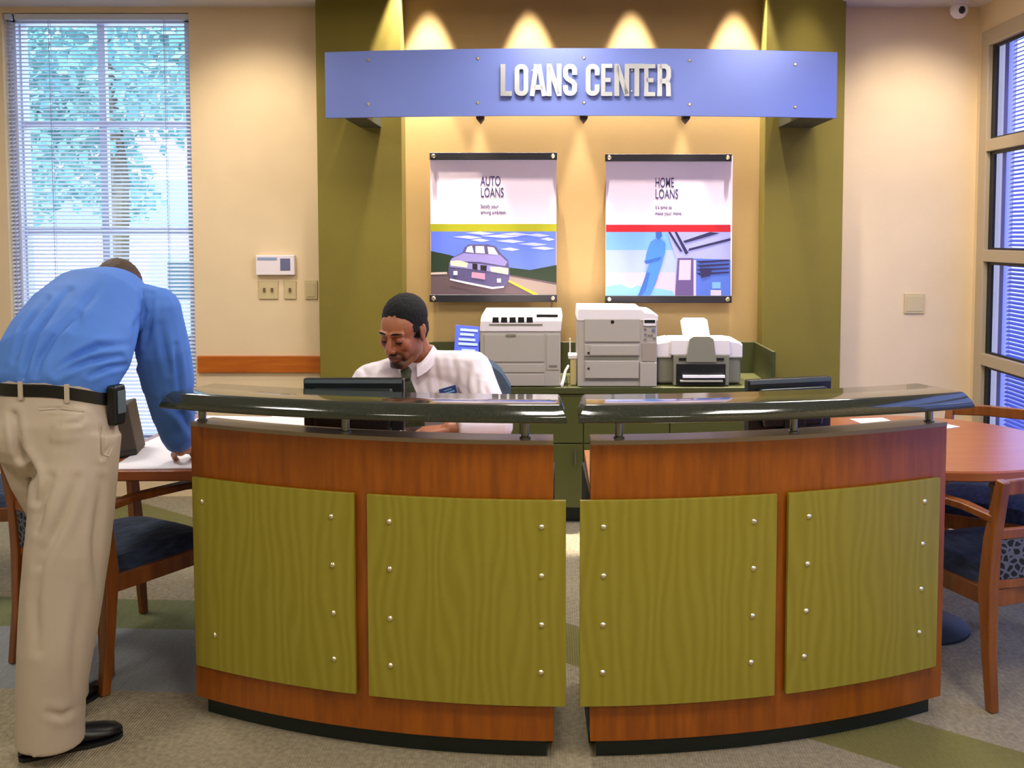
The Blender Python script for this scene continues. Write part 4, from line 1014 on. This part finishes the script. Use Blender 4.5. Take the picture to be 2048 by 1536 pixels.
# collar: a standing band round the neck with two folded points
col_ = MB(); rings = []
tx_ = Vector((-.02, -.05, 0))
axis = (HT @ Vector((0, .02, -.10))-NB).normalized()
kn = PY(812, 742, 3.617)
for k in range(29):
    a = math.pi*2*(k/28)*.93-math.pi/2+.22-R(24)*0
    dirv = Vector((math.cos(a), math.sin(a), 0)); f = max(0, -dirv.y)
    rad = .060+.010*f; zlo = 1.148-.060*f**2
    q = Vector((NB.x, NB.y, 0))+Vector((-.012*f, -.012*f, 0))
    rings.append([q+dirv*(rad+.020)+Vector((0, 0, zlo-.012)), q+dirv*(rad+.012)+Vector((0, 0, zlo+.02)), q+dirv*rad*.96+Vector((0, 0, zlo+.040-.006*f)), q+dirv*(rad-.008)+Vector((0, 0, zlo+.01))])
col_.loft(rings).build('collar', M['shirtw'], shirt, bevel=.003)
tie = MB(); kx, ky, kz = kn
tie.tube([(kx, ky+.012, kz+.012), (kx, ky, kz), (kx+.002, ky-.004, kz-.026), (kx+.004, ky+.002, kz-.036)], [.012, .021, .017, .011], None, 14, sq=.55, up=(1, 0, 0))
tie.bar([(kx+.004, ky+.004, kz-.030), (kx+.012, ky-.002, kz-.07), (kx+.022, ky+.012, kz-.13), (kx+.028, ky+.03, kz-.21)], [.022, .040, .058, .072], [.010, .012, .010, .008], up=(0, 1, .1))
tie.build('necktie', M['tie'], clerk, bevel=.003)
bv = bvh(shirt); l, n = hit(bv, 895, 781)
Tb = Matrix.Translation(l+n*.006) @ Matrix.Rotation(R(-13), 4, 'Y') @ (n*Vector((1, 1, 0))).to_track_quat('-Y', 'Z').to_matrix().to_4x4()
nb = MB().box((0, 0, 0), (.066, .004, .030), None, 0, Tb).build('name_badge', M['badge'], clerk, bevel=.001)
MB().box((.004, -.0028, -.005), (.040, .001, .005), None, 0, Tb).box((.0, -.0028, .005), (.030, .001, .003), None, 0, Tb).build('print', M['badgew'], nb)
tr = MB(); 
for s, fx in ((-1, -.53), (1, -.31)):
    tr.tube([(-.42+s*.07, 4.0, .58), (-.42+s*.10, 3.82, .58), (-.42+s*.12, 3.60, .56)], [.10, .085, .070], None, 18); tr.cap((-.42+s*.12, 3.60, .555), (-.42+s*.12, 3.62, .13), .066, .055)
tr.ell((-.42, 3.99, .60), (.17, .13, .11))
bake(tr, 'trousers', M['darkcloth'], clerk, .009, 4)
for s in (-1, 1):
    x_ = -.42+s*.12; MB().loft([[Vector((x_+math.cos(a)*w_, y_+math.sin(a)*.0, z_+math.sin(a)*h_)) for a in np.linspace(0, 2*math.pi, 15)[:-1]] for y_, w_, h_, z_ in ((3.68, .02, .02, .05), (3.66, .036, .045, .05), (3.58, .040, .045, .048), (3.48, .045, .03, .034), (3.42, .034, .02, .024), (3.405, .012, .01, .016))]).build('shoe', M['shoe'], clerk)
kb = MB().box((-.50, 3.455, .842), (.42, .15, .02)).build('keyboard', M['blacklam'], bevel=.004); tag(kb, 'black keyboard under the seated clerk hands', 'keyboard')
# ---- standing man
man = thing('person', 'bending man in blue shirt and khaki trousers seen from behind', 'person', (-1.58, 3.1, 0), 0)
def L3(lst): return [PY(x, y, Y) for x, y, Y in lst]
shl, shr = PY(128, 625, 3.42), PY(312, 622, 3.38)
elr, wrr = PY(338, 770, 3.46), Vector((-1.325, 3.545, .835))
ell_, wrl = PY(14, 728, 3.36), Vector((-1.83, 3.49, .838))
HC2 = PY(232, 596, 3.56); HT2 = Matrix.Translation(HC2) @ Matrix.Rotation(R(176), 4, 'Z') @ Matrix.Rotation(R(52), 4, 'X')
b2 = MB(); head_prims(b2, HT2)
nb2 = PY(224, 596, 3.40)
b2.cap(HT2 @ Vector((0, .03, -.03)), nb2, .055, .062)
b2.tube(L3([(224, 600, 3.40), (190, 640, 3.32), (150, 700, 3.2), (115, 780, 3.10), (110, 850, 3.08)]), [.07, .14, .14, .14, .15], None, 24, sq=.62, up=(1, 0, 0))
for S_, E_, W_h in ((shr, elr, wrr), (shl, ell_, wrl)):
    b2.cap(S_, E_, .048, .04); b2.cap(E_, W_h, .04, .027); b2.cap(nb2, S_, .055, .048)
hand_prims(b2, wrr, Vector((.02, .09, -.028)), (0, .25, 1), -1, (10, 22, 18), 1.03)
hand_prims(b2, wrl, Vector((.04, .08, -.028)), (0, .25, 1), 1, (10, 22, 18), 1.03)
legs = [[(168, 870, 3.06), (148, 960, 3.04), (134, 1100, 3.01), (113, 1300, 2.985), (103, 1440, 2.985)], [(66, 870, 3.12), (90, 950, 3.15), (122, 1030, 3.20), (126, 1200, 3.24), (122, 1385, 3.25)]]
for lg_ in legs: b2.tube(L3(lg_), [.09, .085, .06, .05, .04], None, 18)
fA0, fA1 = PZ(66, 1512, 0), PZ(238, 1466, 0)
invH2 = np.array(HT2.inverted())
def skin2(co, nr, me): tint(me, np.tile(np.array(rgb('#a06a4c')[:3]), (len(co), 1))); return co
bake(b2, 'body', M['skinv'], man, .0045, 3, skin2)
head_extras(HT2, man, None, M['hairbrown'], M['hairbrown'])
s2 = MB()
s2.tube(L3([(113, 800, 3.09), (113, 765, 3.09), (128, 715, 3.14), (145, 675, 3.20), (168, 632, 3.28), (198, 600, 3.35), (222, 577, 3.42), (229, 568, 3.47)]), [.180, .186, .206, .200, .190, .175, .12, .07], None, 40, sq=.68, up=(1, 0, 0))
s2.cap(PY(215, 600, 3.38), shr, .085, .080); s2.cap(PY(200, 605, 3.38), shl, .085, .078)
s2.cap(shr, elr, .082, .082); s2.tube([shr, shr.lerp(elr, .5)+Vector((.0, -.01, 0)), elr], [.08, .092, .086], None, 20)
s2.cap(elr, elr.lerp(wrr, .45), .083, .074); s2.tube([elr.lerp(wrr, .4), elr.lerp(wrr, .80), elr.lerp(wrr, .97)], [.074, .058, .042], None, 20)
s2.cap(shl, ell_, .078, .07); s2.cap(ell_, ell_.lerp(wrl, .5), .07, .058); s2.tube([ell_.lerp(wrl, .4), ell_.lerp(wrl, .93)], [.06, .042], None, 20)
def sh2(co, nr, me):
    co = wrinkle(co, nr, .006, 7, 3)
    return folds(co, nr, [([(140,581),(98,630),(72,669),(54,728),(46,754)],.012,6),([(156,627),(107,673),(81,715),(72,748)],.013,6),([(257,689),(195,692),(147,715),(107,744)],.014,6),
        ([(241,712),(176,722),(137,738),(114,752)],.012,5),([(267,728),(215,735),(180,752)],.010,5),([(284,590),(289,624),(273,653),(271,728)],.018,7),([(303,590),(302,640),(290,690)],.010,5),
        ([(322,650),(330,700),(338,745)],.008,6),([(350,690),(356,740),(360,790)],.008,5),([(200,575),(170,610),(150,660)],.006,8),([(330,800),(365,830),(380,860)],.010,7),([(95,600),(50,660),(30,720)],.010,6)])
shirt2 = bake(s2, 'shirt', M['shirtb'], man, .0065, 4, sh2)
t2 = MB()
t2.tube(L3([(113, 757, 3.10), (111, 790, 3.09), (108, 845, 3.08), (108, 905, 3.08), (112, 930, 3.09)]), [.176, .183, .190, .183, .12], None, 36, sq=.72, up=(1, 0, 0))
for s_, x_ in ((1, 162), (-1, 60)): t2.ell(PY(x_, 862, 3.06), (.105, .125, .125))
t2.tube(L3([(165, 860, 3.06), (150, 960, 3.04), (134, 1100, 3.01), (112, 1300, 2.985), (103, 1400, 2.985), (100, 1480, 2.99)]), [.115, .122, .122, .106, .098, .098], None, 28, up=(1, 0, 0))
t2.tube(L3([(56, 860, 3.12), (88, 950, 3.15), (120, 1030, 3.20), (126, 1200, 3.24), (122, 1395, 3.25)]), [.105, .100, .088, .082, .086], None, 28, up=(1, 0, 0))
def tr2(co, nr, me):
    co = wrinkle(co, nr, .005, 6, 9)
    return folds(co, nr, [([(28,830),(40,900),(68,946),(72,1000)],.020,7),([(78,819),(125,818),(169,824)],.004,3),([(103,954),(85,1010),(75,1060)],.010,7),([(153,958),(124,1036),(80,1130)],.010,9),
        ([(205,960),(190,1080),(195,1180)],.010,8),([(204,850),(203,915),(224,890)],.006,4),([(120,850),(160,845),(170,830)],.005,5),([(165,1180),(150,1290),(148,1400)],.006,9),([(95,1425),(125,1432),(158,1412)],.006,7),([(85,1100),(70,1200),(75,1300)],.007,9)])
tr2o = bake(t2, 'trousers', M['khaki'], man, .0065, 4, tr2)
# belt with loops
bvt = bvh(tr2o)
bc0, bc1 = PY(113, 757, 3.10), PY(112, 778, 3.095)
rings = []
for k in range(41):
    a = 2*math.pi*k/40; d = Vector((math.cos(a)*.1935, math.sin(a)*.142, 0)); tilt = -.045*max(0, d.x/.19)**2-.004
    c = Vector((bc0.x, 3.10, bc0.z-.012+tilt)); rings.append([c+d*.965+Vector((0,0,-.019)), c+d*1.02+Vector((0,0,-.019)), c+d*1.015+Vector((0,0,.019)), c+d*.965+Vector((0,0,.019))])
MB().loft(rings, caps=False).build('belt', M['belt'], man, bevel=.002)
for px_ in (46, 131, 203):
    a = math.acos(max(-1, min(1, (PY(px_, 765, 2.97).x-bc0.x)/.1935))); d = Vector((math.cos(a)*.199, -math.sin(a)*.147, 0)); tilt = -.045*max(0, d.x/.19)**2-.004
    c = Vector((bc0.x, 3.10, bc0.z-.012+tilt))+d; nn = Vector((d.x/.04, d.y/.0216, 0)).normalized()
    Tq = Matrix.Translation(c) @ nn.to_track_quat('Y', 'Z').to_matrix().to_4x4()
    MB().box((0, 0, 0), (.014, .006, .056), None, 0, Tq).build('belt_loop', M['khaki'], man, bevel=.001)
ribbon(bvt, [(78, 819), (125, 817), (169, 822)], .006, 'pocket_welt', M['khaki'], man, .003)
ribbon(bvt, [(205, 852), (204, 880), (206, 908), (216, 912), (224, 893)], .006, 'pocket_edge', M['khaki'], man, .003)
# phone case clipped on the belt
hp = Vector((bc0.x+.192, 3.055, bc0.z-.075)); 
q = MB().box((hp.x+.012, hp.y, hp.z), (.034, .055, .125), None, R(-15)).build('phone_holster', M['belt'], man, bevel=.010, bseg=3)
MB().box((hp.x+.031, hp.y-.004, hp.z+.01), (.004, .035, .07), None, R(-15)).build('flap', M['monedge'], q, bevel=.001)
def shoe(heel, toe, name='shoe'):
    d = (toe-heel); L_ = d.length; d.normalize(); s_ = Vector((-d.y, d.x, 0)); up = Vector((0, 0, 1)); rings = []
    for u, w_, h_ in ((0, .012, .03), (.03, .030, .055), (.14, .037, .075), (.30, .037, .082), (.48, .040, .066), (.68, .049, .050), (.84, .047, .042), (.95, .034, .034), (1.0, .012, .022)):
        rings.append([heel+d*(L_*u)+s_*(w_*math.cos(a))+up*(.008+(h_)*(.5+.5*math.sin(a))) for a in np.linspace(0, 2*math.pi, 21)[:-1]])
    o = MB().loft(rings).build(name, M['shoe'], man)
    rings = [[heel+d*(L_*u)+s_*(w_*x_)+up*z_ for x_, z_ in ((-1,0),(1,0),(1,.013),(-1,.013))] for u, w_ in ((.0,.018),(.04,.034),(.15,.039),(.4,.038),(.68,.051),(.84,.049),(.95,.037),(1.0,.016))]
    MB().loft(rings).build('sole', M['blacklam'], o)
shoe(Vector((-1.625, 2.965, 0)), Vector((-1.375, 3.125, 0)))
shoe(Vector((-1.665, 3.20, 0)), Vector((-1.60, 3.44, 0)))
#PE#
# ------------------------------------------------------------------ outside
og = MB().bx(-40, 40, YW+.35, 70, -.35, -.2).build('ground', M['asphalt']); struct(og)
og2 = MB().bx(XR+.3, 40, -20, YW+.35, -.35, -.2).build('ground', M['asphalt']); struct(og2)
def tree(label, x, y, h, r, seed, n=2600, z0=-.2):
    rnd = random.Random(seed); t = thing('tree', label, 'tree', (x, y, z0), 0, 'trees outside the tall window')
    MB().tube([(x, y, z0), (x+.1, y, h*.35), (x-.05, y, h*.7)], [.16, .12, .05], None, 10).build('trunk', M['bark'], t)
    mb = MB(); cl = [(Vector((x+rnd.uniform(-r, r)*.8, y+rnd.uniform(-r, r)*.6, rnd.uniform(h*.35, h*.95))), rnd.uniform(.3, .55)*r) for _ in range(16)]
    for k in range(n):
        c, rr_ = rnd.choice(cl); v = Vector((rnd.gauss(0,1), rnd.gauss(0,1), rnd.gauss(0,1))).normalized()*rr_*rnd.uniform(.5, 1.1)
        p = c+v; a = Vector((rnd.gauss(0,1), rnd.gauss(0,1), rnd.gauss(0,1))).normalized(); b_ = a.orthogonal().normalized(); s = rnd.uniform(.05, .11)*r/1.6
        mb._add([p-a*s, p+b_*s*.6, p+a*s, p-b_*s*.6], [(0,1,2,3)])
    mb.build('foliage', M['leaf'], t, smooth=False)
tree('tall leafy tree seen through the middle of the tall window', -6.3, 14.5, 6.8, 2.0, 1, 4200)
tree('leafy tree behind the left half of the tall window', -10.6, 19.5, 6.6, 2.4, 2, 3800)
tree('leafy tree showing beside the cream wall through the tall window', -7.4, 26.0, 10.4, 3.0, 5, 3800)
t = thing('parked_van', 'pale parked van outside the tall window', 'van', (-4.7, 11.5, -.2))
vx, vy = -3.2, 11.5
MB().prism([(vx-1.5, vy, .05), (vx+1.6, vy, .05), (vx+1.6, vy, .75), (vx+1.35, vy, 1.15), (vx+.6, vy, 1.45), (vx-1.45, vy, 1.45)], (0, 1.7, 0)).build('body', M['carwhite'], t, bevel=.08, bseg=3)
MB().prism([(vx-1.2, vy-.005, .85), (vx+1.1, vy-.005, .85), (vx+.6, vy-.005, 1.3), (vx-1.2, vy-.005, 1.3)], (0, .01, 0)).build('side_glass', M['carglass'], t)
for dx in (-.9, 1.0): MB().cyl((vx+dx, vy-.06, .12), (vx+dx, vy+.16, .12), .32, None, 24).build('wheel', M['rubber'], t)
t = thing('outside_building', 'pale low building with a shallow roof far beyond the trees', 'building', (-9, 30, -.2))
MB().bx(-17, -3, 30, 36, -.2, 1.9).build('wall', M['extwall'], t)
MB().prism([(-17.4, 29.6, 1.9), (-17.4, 36.4, 1.9), (-17.4, 33, 3.4)], (15, 0, 0)).build('roof', M['exthill'], t)
# ------------------------------------------------------------------ lights
def area(name, loc, rot, size, sy_, power, c):
    l = bpy.data.lights.new(name, 'AREA'); l.shape = 'RECTANGLE'; l.size = size; l.size_y = sy_; l.energy = power; l.color = c
    o = bpy.data.objects.new(name, l); col.objects.link(o); o.location = loc; o.rotation_euler = rot; return o
def spot(name, loc, tgt, power, angle, blend, c, r=.02):
    l = bpy.data.lights.new(name, 'SPOT'); l.energy = power; l.spot_size = angle; l.spot_blend = blend; l.color = c; l.shadow_soft_size = r
    o = bpy.data.objects.new(name, l); col.objects.link(o); o.location = loc
    o.rotation_euler = (Vector(tgt)-Vector(loc)).to_track_quat('-Z', 'Y').to_euler(); return o
WARM = (1, .86, .68); NEU = (1, .93, .84)
k = 0
for (x, y) in ((-2.6, 4.2), (0, 4.4), (1.6, 4.2), (-2.6, 1.6), (0, 1.6), (1.6, 1.6), (-2.6, -1.2), (0, -1.2), (1.6, -1.2)):
    t = thing('ceiling_light', ['recessed square ceiling light above the seating area, outside the view', 'recessed square ceiling light over the entry side of the room'][y < 3], 'ceiling light', (x, y, ZC-.02), 0, 'recessed ceiling lights')
    fr = MB(); 
    for (a0, a1, c0, c1) in ((-.31, .31, -.31, -.28), (-.31, .31, .28, .31), (-.31, -.28, -.28, .28), (.28, .31, -.28, .28)): fr.bx(x+a0, x+a1, y+c0, y+c1, ZC-.02, ZC-.0005)
    fr.build('frame', M['p_white'], t)
    area('troffer_lamp', (x, y, ZC-.022), (0, 0, 0), .54, .54, 34 if y > 3 else 28, NEU)
for pxl in (858, 1058, 1262, 1468):
    x = PY(pxl, 60, YN).x
    t = thing('downlight', 'small recessed halogen downlight in the slot above the posters', 'downlight', (x, YN-.19, 3.60), 0, 'halogen downlights over the niche')
    MB().lathe([(.045, 0), (.045, -.05), (.04, -.05), (.038, -.004)], (x, YN-.19, 3.60), 20).build('can', M['metal'], t)
    spot('halogen', (x, YN-.19, 3.54), (x, YN-.19, 2), 900, R(33), .25, (1, .87, .77))
spot('halogen', (PLX1+.03, YP-.075, 3.25), (PLX1+.02, YP-.06, 2), 260, R(42), .25, WARM)  # extra spot without a fitting, added to widen the bright patch on the pilaster
spot('halogen', (PRX0+.22, YP-.22, 3.45), (PRX0+.22, YP-.2, 2), 110, R(44), .8, WARM)  # added soft spot, no fitting, to brighten the right pilaster
# added spots without fittings that warm and brighten the cream walls beside the sign
spot('halogen', (-1.75, 5.2, ZC-.03), (-1.75, 6.1, 1.9), 55, R(80), 1, WARM, .05)
spot('halogen', (2.15, 5.2, ZC-.03), (2.15, 6.1, 1.9), 60, R(80), 1, WARM, .05)
w = bpy.data.worlds.new('World'); sc.world = w; w.use_nodes = True
bg = w.node_tree.nodes['Background']; bg.inputs[0].default_value = (.74, .86, 1, 1); bg.inputs[1].default_value = 4.8
sl = bpy.data.lights.new('sun', 'SUN'); sl.energy = 12; sl.angle = R(1); sl.color = (1, .96, .9)
so = bpy.data.objects.new('sun', sl); col.objects.link(so); so.rotation_euler = Vector((.5, .75, -1.0)).to_track_quat('-Z', 'Y').to_euler()
# ------------------------------------------------------------------ camera
cam = bpy.data.cameras.new('camera'); cam.lens = FPX/2048*36; cam.sensor_width = 36; cam.sensor_fit = 'HORIZONTAL'
cam.shift_x = -(CX-1024)/2048; cam.shift_y = -(768-CY)/2048
co = bpy.data.objects.new('camera', cam); col.objects.link(co); co.location = (0, 0, H); co.rotation_euler = (math.pi/2-_p, 0, 0)
sc.camera = co
sc.view_settings.view_transform = 'Standard'; sc.view_settings.look = 'None'; sc.view_settings.gamma = 1
sc.view_settings.use_curve_mapping = False; sc.view_settings.exposure = 0
